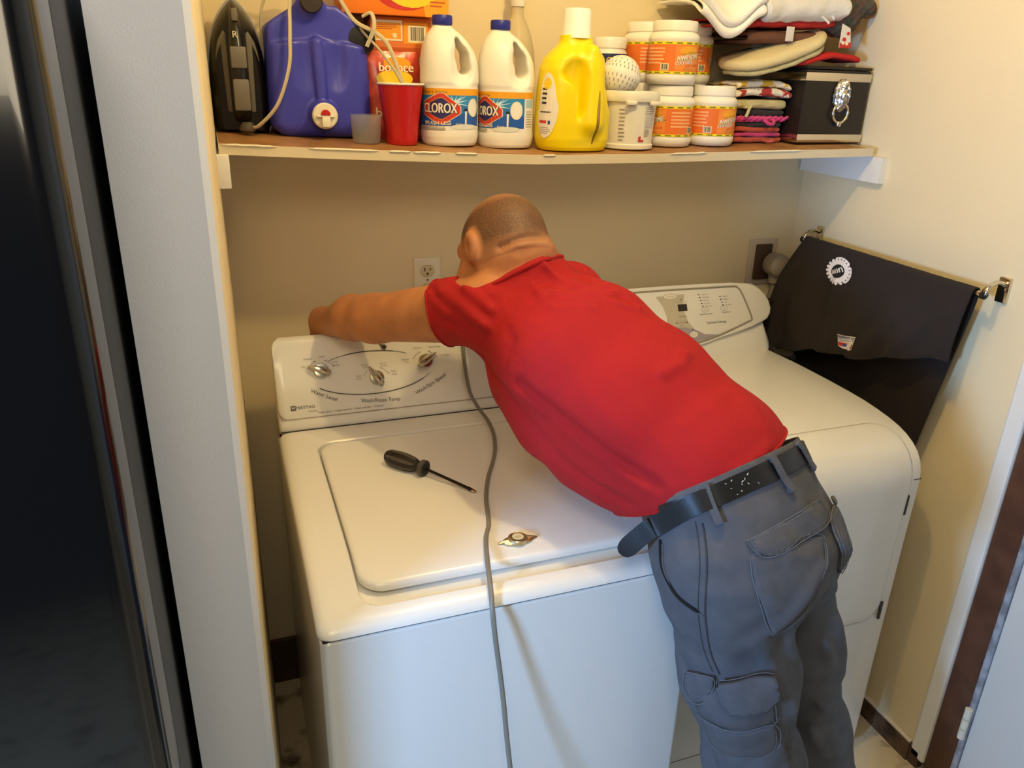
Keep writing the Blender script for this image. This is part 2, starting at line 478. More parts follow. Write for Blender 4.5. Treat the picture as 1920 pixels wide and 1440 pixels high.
TROUSER_FOLDS = []
def trouser_sdf(P):
    d = loft_sdf(P, [(.700,-.02,1.035),(.722,-.075,.93)], [LH,LH], [.158,.160], [.118,.130])
    l = chain(P, [J['hipL'], tuple(.5*np.array(J['hipL'])+.5*np.array(J['kneeL'])), J['kneeL'], tuple(np.array(J['ankL'])+np.array((0,.0,.03)))], [.100,.090,.080,.076], .06)
    r = chain(P, [J['hipR'], tuple(.5*np.array(J['hipR'])+.5*np.array(J['kneeR'])), J['kneeR'], tuple(np.array(J['ankR'])+np.array((0,.0,.03)))], [.092,.084,.080,.076], .06)
    d = smin(d, np.minimum(l, r), .05)
    x, y, z = P[..., 0], P[..., 1], P[..., 2]
    d = d-.0022*np.sin(31*x+22*z+4*np.sin(17*y+9*z))*np.sin(23*z-19*x+1.3)-.0012*np.sin(70*z+40*x)*np.sin(52*x-44*z)
    for pts, w, amp in TROUSER_FOLDS:
        d = d-fold(P, pts, w, amp)
    return off_washer(P, d, .003)
# ================================================================ the room
M_wall = mat('cream_wall_paint', 'e6d4ab', .62, bump=.12, scale=320)
M_end = mat('grey_white_paint', 'e2e3e8', .6, bump=.1, scale=320)
M_floor = mat('vinyl_floor', 'd2c3a2', .45, c2='5c4835', cscale=11, cmin=.54, cmax=.70)
M_base = mat('brown_baseboard_paint', '4a3425', .5)
M_white = mat('white_gloss_paint', 'e6e2d6', .35)
struct('floor', box(BM(), -1.6, -2.6, -.05, 2.2, 1.0, 0), M_floor)
struct('ceiling', box(BM(), -.6, -.9, 2.45, 1.7, 1.0, 2.5), M_white)
struct('wall_back', box(BM(), -.6, .93, 0, 1.75, 1.0, 2.45), M_wall)
bm = prism(BM(), [(-.195, .05), (-.092, .05), (-.083, .055), (-.0795, .064), (-.066, .93), (-.195, .93)], 0, 2.45)
struct('wall_left', bm, [M_wall, M_end])
for f in bpy.data.objects['wall_left'].data.polygons:
    if f.normal.y < -.6 or f.normal.x < -.9: f.material_index = 1
struct('wall_right', prism(BM(), [(1.52, .088), (1.6, .088), (1.7, .93), (1.568, .93), (1.526, .3)], 0, 2.45), M_wall)
struct('wall_front', box(BM(), 1.535, -2.4, 0, 1.6, -.92, 2.45), M_wall)
struct('baseboard_back', box(BM(), -.066, .915, 0, 1.565, .929, .15, .003), M_base)
struct('baseboard_right', prism(BM(), [(1.505, .092), (1.52, .092), (1.527, .3), (1.567, .914), (1.553, .914), (1.512, .3)], 0, .058), mat('scuffed_brown_trim', '6d5340', .5, c2='3b2a20', cscale=14))
bb_ = bpy.data.objects['baseboard_right']; ob('paint_edge', prism(BM(), [(1.507, .095), (1.519, .095), (1.526, .3), (1.566, .91), (1.555, .91), (1.514, .3)], .0578, .0615), mat('white_caulk', 'd9d2c4', .6), bb_)
# door frame at the right: white corner strip, brown jamb, door leaf with hinge
struct('trim_1', box(BM(), 1.508, .047, .03, 1.575, .09, 2.1, .006), M_white)
struct('trim_2', box(BM(), 1.514, -.020, 0, 1.59, .046, 2.1, .003), mat('brown_jamb_paint', '5d3a26', .45, c2='4c2e1e', cscale=12))
struct('trim_3', box(BM(), 1.508, .06, 0, 1.53, .11, .055, .004), M_base)
door = ob('door_1', box(BM(), 1.515, -.90, .012, 1.553, -.037, 2.04, .004), mat('white_door_paint', 'd9d6cc', .4)); door['kind'] = 'structure'
bm = BM()
ob('hinge_edge', box(bm, 1.508, -.036, .012, 1.545, -.022, 2.04, .005), mat('silvery_worn_paint', 'b9bcc4', .3, metal=.3, c2='8f9096', cscale=30), door)
bm = BM()
for k in range(3): lathe(bm, [(.0, 0), (.0085, .001), (.0085, .029), (.0, .03)], 1.502, -.03, .20+k*.031, 16)
ob('hinge', bm, mat('painted_hinge', 'd8cfb8', .35), door)
# ================================================================ refrigerator
M_fr = mat('black_gloss_enamel', '070606', .16, coat=.3)
fr = thing('refrigerator', 'tall glossy black refrigerator left of the grey wall end', 'refrigerator', (-.60, .25, 0))
ob('body', box(BM(), -1.0, -.09, .03, -.207, .74, 1.78, .012), mat('black_textured_side', '0b0a0a', .28, bump=.15, scale=260), fr)
bm = BM()
L = []
for z in (.10, .12, 1.76, 1.78):
    ins = .012 if z in (.10, 1.78) else 0
    pts = [(-1.0+ins, -.10), (-1.0+ins, -.17+ins)]
    for i in range(9): a = PI/2*i/8; pts.append((-.235-ins+.03*math.sin(a), -.16-.025+ins+.025*(1-math.cos(a))))
    pts += [(-.205-ins, -.10)]
    L.append([(x, y, z) for x, y in pts])
ob('door', loops(bm, L), M_fr, fr)
ob('door_gasket', box(BM(), -.985, -.099, .11, -.222, -.091, 1.77), mat('dark_rubber', '141312', .7), fr)
ob('toe_grille', box(BM(), -.98, -.07, 0, -.23, .02, .09), mat('dark_rubber'), fr)
# ================================================================ washing machine
M_en = mat('white_enamel', 'eae7de', .22, coat=.25)
M_enp = mat('white_plastic_top', 'ece9df', .25, coat=.2)
M_gap = mat('dark_gap', '2a2520', .8)
wm = thing('washing_machine', 'white top-loading washing machine with three silver dials under the red-shirted man', 'washing machine', (.343, .35, 0))
bm = BM()
def prof(y): return -.03*max(0, (.22-y)/.22)**2
L = []
for z, ins in ((.025, .004), (.03, 0), (.855, 0), (.86, .004)):
    L.append([(x, y, z) for x, y in rrect(ins, ins, .686-ins, .79-ins, .014)])
ob('cabinet', loops(bm, L), M_en, wm)
for x, y in ((.05, .06), (.63, .06), (.05, .7), (.63, .7)): ob('foot', lathe(BM(), [(.018, 0), (.02, .003), (.012, .03)], x, y, 0, 16), mat('dark_rubber'), wm)
ob('seam', box(BM(), .004, .003, .858, .682, .78, .8645), M_gap, wm)
hole = lambda i, r=.035: rrect(.072+i, .031+i, .636-i, .604-i, r)
outer = lambda i, r=.022: rrect(-.003+i, -.005+i, .689-i, .69-i*.2, r)
bm = BM(); L = []
T = lambda l, dz, fixed=None: [(x, y, (.912+prof(y)+dz) if fixed is None else fixed) for x, y in l]
L.append(T(hole(.004), -.024)); L.append(T(hole(.001), -.020)); L.append(T(hole(0), -.003)); L.append(T(hole(-.003), 0))
L.append(T(outer(.03), 0)); L.append(T(outer(.016), -.0005)); L.append(T(outer(.006), -.004)); L.append(T(outer(.001), -.010)); L.append(T(outer(0), -.014))
L.append(T(outer(0), 0, .867)); L.append(T(outer(.003), 0, .8645))
loops(bm, L, cap0=False)
l0 = hole(.004); Lf = [T(scale_loop(l0, k), -.024) for k in (1, .7, .4, .1)]
loops(bm, Lf, cap0=False)
bmesh.ops.remove_doubles(bm, verts=bm.verts, dist=1e-5)
top = ob('top_panel', bm, M_enp, wm)
lid = lambda i, r=.042: rrect(.0765+i, .071+i, .6315-i, .5995-i, r, 8, 10)
bm = BM(); L = [T(lid(.003), -.018), T(lid(0), -.014)]
def lidz(l, e): return [(x, y, .913+prof(y)-e-.003*max(0, (.14-y)/.07)**2) for x, y in l]
L += [lidz(lid(0), .007), lidz(lid(.0015), .003), lidz(lid(.005), .0008), lidz(lid(.009), 0)]
l1 = lid(.009); L += [lidz(scale_loop(l1, k), 0) for k in (.97, .93, .88, .8, .7, .55, .4, .2, .05)]
lo = ob('lid', loops(bm, L), M_enp, wm)
# oval lid badge
bm = BM(); bx, by = .366, .112
Lq = []
for k, zz in ((1, 0), (1.0, .002), (.8, .0045), (.3, .0055)):
    l = []
    for i in range(48):
        t = 2*PI*i/48; c, s = math.cos(t), math.sin(t)
        r = .0155+.0225*max(0, abs(c)-.55)/.45
        l.append((bx+r*k*c, by+min(r, .0155)*k*s*(.55 if abs(c) > .8 else 1), .9135+prof(by+.0125*s)+zz))
    Lq.append(l)
loops(bm, Lq)
lathe(bm, [(.0180, .002), (.0180, .0065), (.0165, .0080), (.0148, .0072), (.002, .0074)], bx, by, .9068, 32, ky=.95)
badge = ob('lid_badge', bm, mat('pale_gold_chrome', 'cfc5a4', .34, metal=1), lo)
pr = Print(); pr.text('m', 0, -.004, .013, INK('badge', '8f8560')); pr.ell(0, 0, .0105, .0105, INK('badge2', 'd9cfa8', .2), 1)
pr.build('badge_print', plane_map((bx, by, .9144), (1, 0, 0), (0, 1, .02)), lo)
# console
ob('console_base', extr_x(BM(), [(.684, .905), (.680, .914), (.679, .930), (.684, .940), (.79, .945), (.79, .905)], .001, .685, .008), M_enp, wm)
cp = [(.690, .938), (.685, .941), (.685, .945), (.7225, 1.01766), (.7615, 1.09322), (.766, 1.101), (.773, 1.106), (.785, 1.106), (.792, 1.10), (.794, .938)]
con = ob('console', extr_x(BM(), cp, .002, .684, .020, 6), M_enp, wm)
ob('console_seam', box(BM(), .006, .6825, .9392, .68, .79, .9402), mat('pale_seam', 'b9b2a2', .7), wm)
ob('base_seam', box(BM(), .004, .6775, .9115, .682, .69, .9135), M_gap, wm)
WU = Vector((1, 0, 0)); WV = Vector((0, .08, .155)).normalized(); WN = WU.cross(WV); WO = Vector((0, .685, .945))
wp = lambda x, v, h=0: WO+WU*x+WV*v+WN*h
bk = INK('charcoal', '4a4038'); gy = INK('grey', '9a8f80')
pr = Print()
pr.arc(.222, .094, .125, .043, 62, 118, .0022, bk); pr.arc(.222, .094, .125, .043, 118, 140, .0012, bk); pr.arc(.222, .094, .125, .043, 45, 62, .0010, bk)
pr.arc(.222, .094, .150, .059, 215, 325, .0022, bk); pr.arc(.222, .094, .150, .059, 325, 338, .001, bk)
pr.text('Water Level', .105, .040, .0125, bk, rot=-26); pr.text('Wash/Rinse Temp', .236, .014, .0125, bk, rot=-3, bend=.4); pr.text('Wash/Spin Speed', .363, .040, .0125, bk, rot=26, bend=.4)
for cx_, cv, labs in ((.107, .101, [(-.038, .010, 'Mini'), (-.027, .028, 'Medium'), (.004, .031, 'Large'), (.034, .016, 'Super'), (.035, .008, '(Reset)')]), (.233, .072, [(-.042, .006, 'Cold'), (-.042, -.001, 'Cold'), (-.026, .031, 'Warm'), (-.024, .025, 'Cold'), (.018, .031, 'Warm'), (.02, .025, 'Warm'), (.042, .010, 'Hot'), (.043, .003, 'Cold')]), (.355, .101, [(-.048, .006, 'Regular'), (-.045, -.001, 'Fast'), (-.016, .032, 'Delicate'), (.026, .031, 'Hand Wash'), (.052, .008, 'Fast/Slow')])):
    pr.arc(cx_, cv, .030, .024, 25, 75, .0009, gy); pr.arc(cx_, cv, .030, .024, 105, 155, .0009, gy)
    for a in (20, 65, 115, 160): pr.ell(cx_+.031*math.cos(math.radians(a)), cv+.025*math.sin(math.radians(a)), .0012, .0012, bk, n=8)
    for du, dv, s in labs: pr.text(s, cx_+du, cv+dv, .0062, gy)
pr.text('MAYTAG', .063, .017, .0105, bk); pr.rect(.030, .015, .041, .026, bk); pr.text('M', .0355, .017, .010, INK('white', 'eee9dc'), 3)
pr.text('Atlantis', .078, .008, .007, gy)
pr.text('Heavy Duty  •  Large Capacity  •  Rinse and Spin  •  2 Speed', .165, .003, .0062, bk, width=.15)
pr.build('console_print', plane_map(WO, WU, WV, .0012), con)
M_ch = mat('satin_chrome', 'c9c2ad', .22, metal=1)
def dial(cx_, cv, ang):
    bm = BM(); Mx = Matrix((( *WU, 0), (*WV, 0), (*WN, 0), (0, 0, 0, 1))).transposed()
    Mx = Matrix.Translation(wp(cx_, cv)) @ Mx @ Matrix.Rotation(math.radians(ang), 4, 'Z')
    lathe(bm, [(.0175, 0), (.0175, .006), (.0155, .010), (.003, .011)], n=32, M=Mx)
    o = ob('dial', bm, M_ch, wm)
    bm = BM(); L = []
    for x, hw_, z1 in ((-.021, .0050, .018), (-.018, .0080, .021), (0, .0095, .024), (.016, .0070, .023), (.030, .0022, .018), (.0325, .0008, .014)):
        L.append([Mx@Vector(p) for p in ((x, -hw_, .006), (x, -hw_*.8, z1*.8), (x, -hw_*.25, z1), (x, hw_*.25, z1), (x, hw_*.8, z1*.8), (x, hw_, .006))])
    ob('pointer', loops(bm, L), M_ch, o)
dial(.107, .101, 158); dial(.233, .072, 122); dial(.355, .101, 33)
bm = BM(); tube(bm, [wp(.246, .158, .003), wp(.252, .150, .004), wp(.256, .146, .004)], [.0012, .0014, .003], 8); tube(bm, [wp(.256, .147, .004), wp(.263, .141, .004)], [.005, .004], 8)
ob('timer_pointer', bm, mat('dark_brown_plastic', '3a2c20', .4), wm)
# ================================================================ dryer
dr = thing('clothes_dryer', 'white front-loading clothes dryer with curved top behind the man in grey cargo trousers', 'clothes dryer', (1.057, .5, 0))
DP = [(.168, .03), (.168, .30), (.167, .66), (.165, .80), (.165, .838), (.168, .858), (.176, .880), (.189, .899), (.207, .914), (.229, .926), (.253, .935), (.287, .943), (.325, .949), (.37, .954), (.419, .957), (.497, .960), (.625, .962), (.757, .960)]
bm = extr_x(BM(), DP+[(.86, .958), (.86, .03)], .714, 1.40, .012, 4)
ob('cabinet', bm, M_en, dr)
for x, y in ((.76, .22), (1.35, .22), (.76, .8), (1.35, .8)): ob('foot', lathe(BM(), [(.02, 0), (.02, .03)], x, y, 0, 14), mat('dark_rubber'), dr)
# arc-length map of the front profile
seg = [0]
for a, b in zip(DP, DP[1:]): seg.append(seg[-1]+math.hypot(b[0]-a[0], b[1]-a[1]))
def dmap(x, s, off):
    s = max(0, min(s, seg[-1]-1e-6)); i = max(k for k in range(len(seg)-1) if seg[k] <= s); t = (s-seg[i])/(seg[i+1]-seg[i])
    def nn(j):
        p, q = DP[max(j-1, 0)], DP[min(j+1, len(DP)-1)]; l = math.hypot(q[0]-p[0], q[1]-p[1]); return (-(q[1]-p[1])/l, (q[0]-p[0])/l)
    n0, n1 = nn(i), nn(i+1); nx, nz = n0[0]*(1-t)+n1[0]*t, n0[1]*(1-t)+n1[1]*t
    y = DP[i][0]*(1-t)+DP[i+1][0]*t; z = DP[i][1]*(1-t)+DP[i+1][1]*t
    return (x, y+nx*off, z+nz*off)
s_of = lambda z: z-.03
dl = lambda i: [(x, s) for x, s in rrect(.752+i, .42+i, 1.362-i, .972-i, .055-i*.3, 10, 40)]
bm = BM(); loops(bm, [[dmap(x, s, .0005) for x, s in dl(-.0035)], [dmap(x, s, .0008) for x, s in dl(.004)]], cap0=False, cap1=False)
ob('door_seam', bm, M_gap, dr)
bm = BM(); L = [[dmap(x, s, o_) for x, s in dl(i)] for i, o_ in ((0, 0), (0, .003), (.002, .005), (.006, .0062))]
l1 = dl(.006)
L += [[dmap(x, s, .0062+.002*(1-k)) for x, s in scale_loop(l1, k)] for k in (.95, .88, .8, .7, .6, .5, .4, .3, .2, .1, .03)]
ob('door', loops(bm, L), M_en, dr)
for z in (.775, .475):
    ob('door_hinge', box(BM(), 1.3595, .159, z-.026, 1.3665, .1642, z+.026, .001), mat('dark_steel', '55504a', .35, metal=.8), dr)
ob('top_seam', box(BM(), 1.3725, .1640, .8378, 1.395, .1665, .8392), M_gap, dr)
ob('lower_seam', box(BM(), .725, .1668, .1575, 1.25, .1685, .1590), mat('soft_seam', '8f8878', .7), dr)
# console
DU = Vector((1, 0, 0)); DV = Vector((0, .085, .175)).normalized(); DN = DU.cross(DV); DO = Vector((0, .765, .955))
dp = lambda x, v, h=0: DO+DU*x+DV*v+DN*h
ob('console_base', extr_x(BM(), [(.755, .955), (.758, .966), (.80, 1.035), (.855, 1.128), (.872, 1.13), (.872, .955)], .722, 1.405, .02, 5), M_enp, dr)
half = [(1.057, .014), (1.10, .020), (1.135, .028), (1.18, .036), (1.225, .047), (1.29, .060), (1.34, .071), (1.38, .080), (1.403, .090), (1.416, .105), (1.421, .122), (1.417, .145), (1.405, .166), (1.390, .182), (1.370, .194), (1.345, .201), (1.29, .204), (1.18, .206), (1.057, .207)]
out = half+[(2.114-x, v) for x, v in half[-2:0:-1]]
bm = BM(); hull_poly(bm, [dp(x, v, .018) for x, v in out], DN, .055, .007)
dc = ob('console', bm, M_enp, dr)
rid = [(1.133, .037), (1.18, .044), (1.225, .054), (1.29, .073), (1.338, .089), (1.346, .096), (1.336, .135), (1.322, .175), (1.312, .188), (1.295, .1925), (1.18, .194), (1.057, .195)]
rid = [(1.057, .027)]+rid; rid = rid+[(2.114-x, v) for x, v in rid[-2:0:-1]]
bm = BM(); rs_ = spline([dp(x, v, .0182) for x, v in rid+rid[:1]], 5)[:-1]; tube(bm, rs_, .0028, 8, closed=True)
ob('panel_ridge', bm, mat('taupe_plastic', '9b917e', .4), dc)
pr = Print(); lg = INK('pale_taupe', 'c6bda6'); pg = INK('mauve_grey', 'a39aa0'); ov = INK('panel_cream', 'e9e3cf'); dk = INK('near_black', '2b241d')
hg = [(1.040, .178), (1.058, .150), (1.066, .120), (1.062, .090), (1.052, .060), (1.045, .036), (1.075, .031), (1.133, .041), (1.19, .049), (1.225, .057), (1.18, .062), (1.15, .078), (1.133, .10), (1.124, .13), (1.124, .155), (1.132, .180)]
pr.poly(hg, lg, 1)
pr.poly([(1.052, .060), (1.045, .036), (1.075, .031), (1.133, .041), (1.19, .049), (1.225, .057), (1.18, .062), (1.15, .078), (1.12, .086), (1.09, .088), (1.062, .082)], pg, 2)
pr.ell(1.085, .176, .022, .008, ov, 3); pr.arc(1.085, .176, .022, .008, 0, 360, .0008, gy, 4); pr.text('MAYTAG', 1.087, .1735, .006, gy, 4)
pr.rect(1.105, .1325, 1.135, .152, dk, 3); pr.text('Sensor Dry Level', 1.120, .157, .005, gy, 3); pr.ell(1.119, .165, .0025, .0016, dk, 3, 8)
pr.text('Time Dry', 1.116, .115, .007, bk, 3); pr.line([(1.094, .100), (1.128, .100)], .001, dk, 3); pr.ell(1.094, .100, .002, .002, dk, 4, 8); pr.ell(1.128, .100, .002, .002, dk, 4, 8)
pr.text('Wrinkle   Prevent', 1.112, .105, .0045, gy, 3); pr.text('More', 1.11, .091, .005, gy, 3)
pr.ell(1.083, .064, .007, .008, ov, 4); pr.ell(1.145, .064, .013, .0085, ov, 4); pr.text('C  O', 1.145, .0615, .008, gy, 5)
pr.ell(1.081, .077, .0025, .0015, dk, 4, 8); pr.ell(1.143, .078, .0025, .0015, dk, 4, 8); pr.text('Cycle Options', 1.12, .047, .0065, bk, 4)
for i in range(5):
    pr.ell(1.178+i*.0022, .1755-i*.0085, .003, .0016, dk, 2, 8); pr.text(('Very Dry', 'More Dry', 'Normal', 'Less Dry', 'Damp Dry')[i], 1.186+i*.0022, .1735-i*.0085, .0058, gy, 2, align='l')
for i in range(4):
    pr.ell(1.248+i*.0022, .166-i*.0085, .003, .0016, dk, 2, 8); pr.text(('Regular', 'Medium', 'Low', 'Air Fluff')[i], 1.256+i*.0022, .164-i*.0085, .0058, gy, 2, align='l')
for x_ in (1.192, 1.256):
    pr.arc(x_, .131, .011, .007, 0, 360, .0008, gy, 2); pr.ell(x_, .130, .0018, .0014, gy, 2, 8)
pr.text('Sensor Dry Level', 1.194, .117, .006, bk, 2); pr.text('Temperature', 1.262, .118, .006, bk, 2)
pr.text('Optional Settings', 1.225, .090, .0095, bk, 2)
pr.text('Start/Pause', 1.030, .098, .0082, bk, 2); pr.ell(1.022, .119, .010, .010, gy, 2); pr.ell(1.022, .119, .0065, .0065, ov, 3)
for a in (100, 180, 300): pr.ell(1.022+.0105*math.cos(math.radians(a)), .119+.0105*math.sin(math.radians(a)), .0022, .002, dk, 4, 8)
pr.text('Cycles', .965, .155, .0095, bk, 2); pr.ell(.978, .143, .012, .006, lg, 2); pr.ell(.968, .141, .0025, .0018, dk, 3, 8); pr.text('Delicate', .980, .141, .005, bk, 3)
pr.build('console_print', plane_map(dp(0, 0, .0182), DU, DV, .0003), dc)
# ================================================================ outlets
def outlet(x, z):
    o = thing('wall_outlet', 'white double wall outlet left of the man\'s head', 'outlet', (x, .93, z))
    ob('cover_plate', box(BM(), x-.035, .9235, z-.058, x+.035, .931, z+.058, .003), mat('ivory_plate', 'e8dfc6', .35), o)
    for dz in (.024, -.024):
        bm = BM(); l = [(x+.0165*math.cos(t)*1.0, z+dz+max(-.0145, min(.0145, .0175*math.sin(t)))) for t in [2*PI*i/36 for i in range(36)]]
        s = ob('socket', loops(bm, [[(a, .9245, b) for a, b in l], [(a, .9215, b) for a, b in l]]), mat('ivory_socket', 'd6c79a', .35), o)
        p = Print(); p.rect(-.0085, -.001, -.0060, .0085, dk); p.rect(.0060, .0005, .0085, .0075, dk); p.ell(0, -.0075, .003, .0032, dk, n=12)
        p.arc(0, 0, .0172, .0152, 0, 360, .0006, gy); p.build('socket_slots', plane_map((x, .9213, z+dz), (1, 0, 0), (0, 0, 1), .0002), s)
    bm = BM(); lathe(bm, [(.003, 0), (.003, .0012), (.001, .0016)], n=12, M=Matrix.Translation((x, .9235, z)) @ Matrix.Rotation(PI/2, 4, 'X'))
    ob('screw', bm, M_ch, o)
outlet(.412, 1.186)
o = thing('dryer_outlet', 'brown power outlet on the back wall near the right corner', 'outlet', (1.455, .93, 1.178))
ob('cover_plate', box(BM(), 1.408, .924, 1.11, 1.508, .931, 1.25, .003), mat('greige_plate', 'c8b9a2', .4), o)
ob('socket', box(BM(), 1.430, .915, 1.128, 1.486, .926, 1.235, .003), mat('brown_bakelite', '4d3a2c', .4), o)
pl = thing('power_plug', 'round grey plug in the brown outlet above the dryer corner', 'plug', (1.478, .90, 1.17))
bm = BM(); lathe(bm, [(.004, .062), (.022, .060), (.034, .050), (.036, .03), (.034, .008), (.020, 0)], n=28, M=Matrix.Translation((1.482, .913, 1.178)) @ Matrix.Rotation(PI/2, 4, 'X'))
ob('plug_body', bm, mat('grey_vinyl', '8d8375', .5), pl)
bm = BM(); tube(bm, spline([(1.482, .885, 1.165), (1.486, .885, 1.135), (1.486, .888, 1.10), (1.478, .905, 1.0), (1.45, .905, .8), (1.43, .9, .5)], 5), [.022]*4+[.02]*4+[.0105]*18, 12)
ob('plug_cord', bm, mat('grey_vinyl'), pl)
# ================================================================ shelf
def edge_z(x):
    X = [-.08, .12, .34, .58, .84, 1.13, 1.53]; Z = [1.550, 1.541, 1.533, 1.526, 1.527, 1.532, 1.539]
    return float(np.interp(x, X, Z))
def shelf_z(x, y): return edge_z(x)+.045*(y-.63)
M_paint = mat('shelf_paint', 'd8c9a6', .5, bump=.1, scale=150)
sh = thing('wall_shelf', 'long cream wooden shelf across the alcove holding cleaning supplies', 'shelf', (.73, .78, 1.53))
def slab(x0, x1, y0, y1, dz0, dz1, n=24, jag=0):
    bm = BM(); L = []
    for i in range(n+1):
        x = x0+(x1-x0)*i/n; j = jag*mnoise.noise(Vector((x*14, 3, 1)))
        L.append([(x, y0+j, shelf_z(x, y0)+dz0), (x, y0+j, shelf_z(x, y0)+dz1), (x, y1, shelf_z(x, y1)+dz1), (x, y1, shelf_z(x, y1)+dz0)])
    return loops(bm, L)
ob('board', slab(-.066, 1.522, .63, .929, -.021, -.0015), M_paint, sh)
ob('shelf_liner', slab(-.064, 1.500, .634, .925, -.0015, 0, 60, .003), mat('tan_kraft_liner', 'a97c4c', .45, c2='8f6438', cscale=8), sh)
ob('cleat', box(BM(), -.078, .615, 1.466, -.049, .925, 1.529, .003), M_white, sh)
bm = prism(BM(), [(1.527, .600), (1.5455, .600), (1.566, .925), (1.547, .925)], 1.452, 1.516)
ob('cleat', bm, M_white, sh)
for k, (x, l) in enumerate(((-.06, .10), (.10, .14), (.26, .045), (.31, .06), (.40, .05), (.60, .03), (.92, .10), (1.14, .16))):
    P = [(x+l*i/8, .6285, edge_z(x+l*i/8)-.002+.0016*mnoise.noise(Vector((x*30+i, k, 0)))) for i in range(9)]; ob('edge_tape', tube(BM(), P, [.0006]+[.0022]*7+[.0005], 6), mat('old_tape', 'efe4c4', .5), sh)
# ================================================================ steam iron
ir = thing('steam_iron', 'black and grey steam iron standing on its heel at the left end of the shelf', 'iron', (-.010, .83, shelf_z(-.01, .83)))
z0 = shelf_z(-.01, .83)+.001
def arch(w_, h, k=1.0, z=0, n=16):
    L = [(-w_*(.93), z)]
    for i in range(n+1):
        t = math.sin(PI/2*i/n)**.8; L.append((-w_*max(0, 1-t**4.6)**.95, z+.012+(h-.012)*t))
    return [(x*k, y) for x, y in L]+[(-x*k, y) for x, y in L[-2::-1]]
def arch3(w_, h, y, k=1, z=0): return [(-.010+x, y, z0+zz) for x, zz in arch(w_, h, k, z)]
bm = BM(); loops(bm, [arch3(.060, .262, .862), arch3(.060, .262, .854)]); ob('soleplate', bm, mat('brushed_steel', 'aea894', .3, metal=1), ir)
bm = BM(); loops(bm, [arch3(.0575, .256, .854), arch3(.056, .250, .835), arch3(.050, .235, .812, 1, .002), arch3(.040, .215, .802, 1, .006)]); ob('housing', bm, mat('dark_brown_black_plastic', '191510', .3), ir)
for s in (-1, 1):
    bm = BM(); pts = [(-.010+s*x, z) for x, z in ((.018, .040), (.042, .040), (.046, .09), (.044, .14), (.036, .175), (.024, .195), (.018, .19))]
    hull_poly(bm, [(x, .7985+max(0, abs(x+.01)-.030)*.75, z0+z) for x, z in (pts if s > 0 else pts[::-1])], (0, -1, 0), .02, .003); ob('water_tank', bm, mat('smoky_plastic', '6a6250', .5), ir)
bm = BM(); L = []
for z, w_, y in ((.018, .012, .806), (.03, .017, .775), (.05, .018, .760), (.11, .017, .757), (.15, .017, .760), (.19, .014, .770), (.225, .010, .790), (.24, .006, .806)):
    L.append([(-.010+w_*math.cos(t), y+.02+.02*math.sin(t), z0+z) for t in [2*PI*i/16 for i in range(16)]])
ob('handle', loops(bm, L), mat('dark_brown_black_plastic'), ir)
ob('grip_pad', box(BM(), -.025, .749, z0+.045, .006, .762, z0+.105, .004), mat('grey_soft_plastic', '6e675a', .45), ir)
ob('steam_button', box(BM(), -.0245, .754, z0+.125, .0055, .766, z0+.165, .003), mat('grey_soft_plastic'), ir)
ob('spray_nozzle', box(BM(), -.015, .778, z0+.212, -.004, .790, z0+.235, .002), mat('grey_soft_plastic'), ir)
bm = BM(); lathe(bm, [(.012, 0), (.016, .004), (.016, .012), (.010, .02)], -.004, .775, z0+.002, 20); ob('cord_bushing', bm, mat('grey_brown_rubber', '4a3f30', .6), ir)
p = Print(); p.text('R', 0, 0, .018, INK('pale', 'c9c2b0')); p.build('logo', plane_map((-.012, .7655, z0+.180), (1, 0, 0), (0, .3, 1), .004), ir)
# ================================================================ blue jug (water carrier)
SKIP_SDF = False
def sdf_ob(name, fn, lo, hi, h, m, parent, mods=0):
    V, F = nets(fn, lo, hi, h)
    o = raw(name, V, F, m, parent)
    return o
jx, jy, jz = .150, .845, shelf_z(.15, .80)+.001
M_blue = mat('blue_polyethylene', '3f41ac', .38)
jg = thing('water_jug', 'blue plastic water jug with a white spigot and dark round cap', 'jug', (jx, jy, jz))
def jug(P):
    q = P-A3((jx, jy, jz)); x, y, z = q[:, 0], q[:, 1], q[:, 2]
    hw_ = .108-.004*np.clip((z-.0)/.2, 0, 1)-.012*np.exp(-(z/.02)**2)
    dx = np.abs(x)-(hw_-.028); dy = np.abs(y)-(.072-.028); dz_ = np.abs(z-.142)-(.142-.028)
    d = np.sqrt(np.maximum(dx, 0)**2+np.maximum(dy, 0)**2+np.maximum(dz_, 0)**2)+np.minimum(np.maximum(np.maximum(dx, dy), dz_), 0)-.028
    # sloping shoulders
    sl = (z-.238)+np.maximum(np.abs(x)-.040, 0)*.62
    d = smax(d, sl*.82-.016, .012)
    # stepped face: the lower front stands proud of the upper
    st = smax(-(y+.060), (z-.188)-.10*np.abs(x)*0+.02*(x/.1)**2, .004)
    up = smax(-(y+.062)-0, -(z-.190-.02*(x/.1)**2), .004)
    d = smax(d, -smax((y+.064), -(z-.192+.012*(x/.1)**2), .006), .006)
    # grip rib and hollow beside it
    d = smax(d, -ell(q, (.034, -.078, .150), (.022, .016, .055)), .010)
    d = smax(d, -ell(q, (-.034, -.080, .150), (.020, .012, .055)), .010)
    d = smin(d, cap(q, (-.004, -.066, .186), (0, -.070, .085), .0135, .0135), .004)
    d = smin(d, cap(q, (0, -.060, .048), (0, -.074, .048), .031, .029), .008)
    d = smin(d, cap(q, (-.012, 0, .262), (-.012, -.055, .262), .028, .026), .015)
    return d
sdf_ob('tank', jug, (jx-.125, jy-.115, jz-.006), (jx+.125, jy+.085, jz+.31), .0028, M_blue, jg)
ry = lambda x, y, z: Matrix.Translation((x, y, z)) @ Matrix.Rotation(PI/2, 4, 'X')
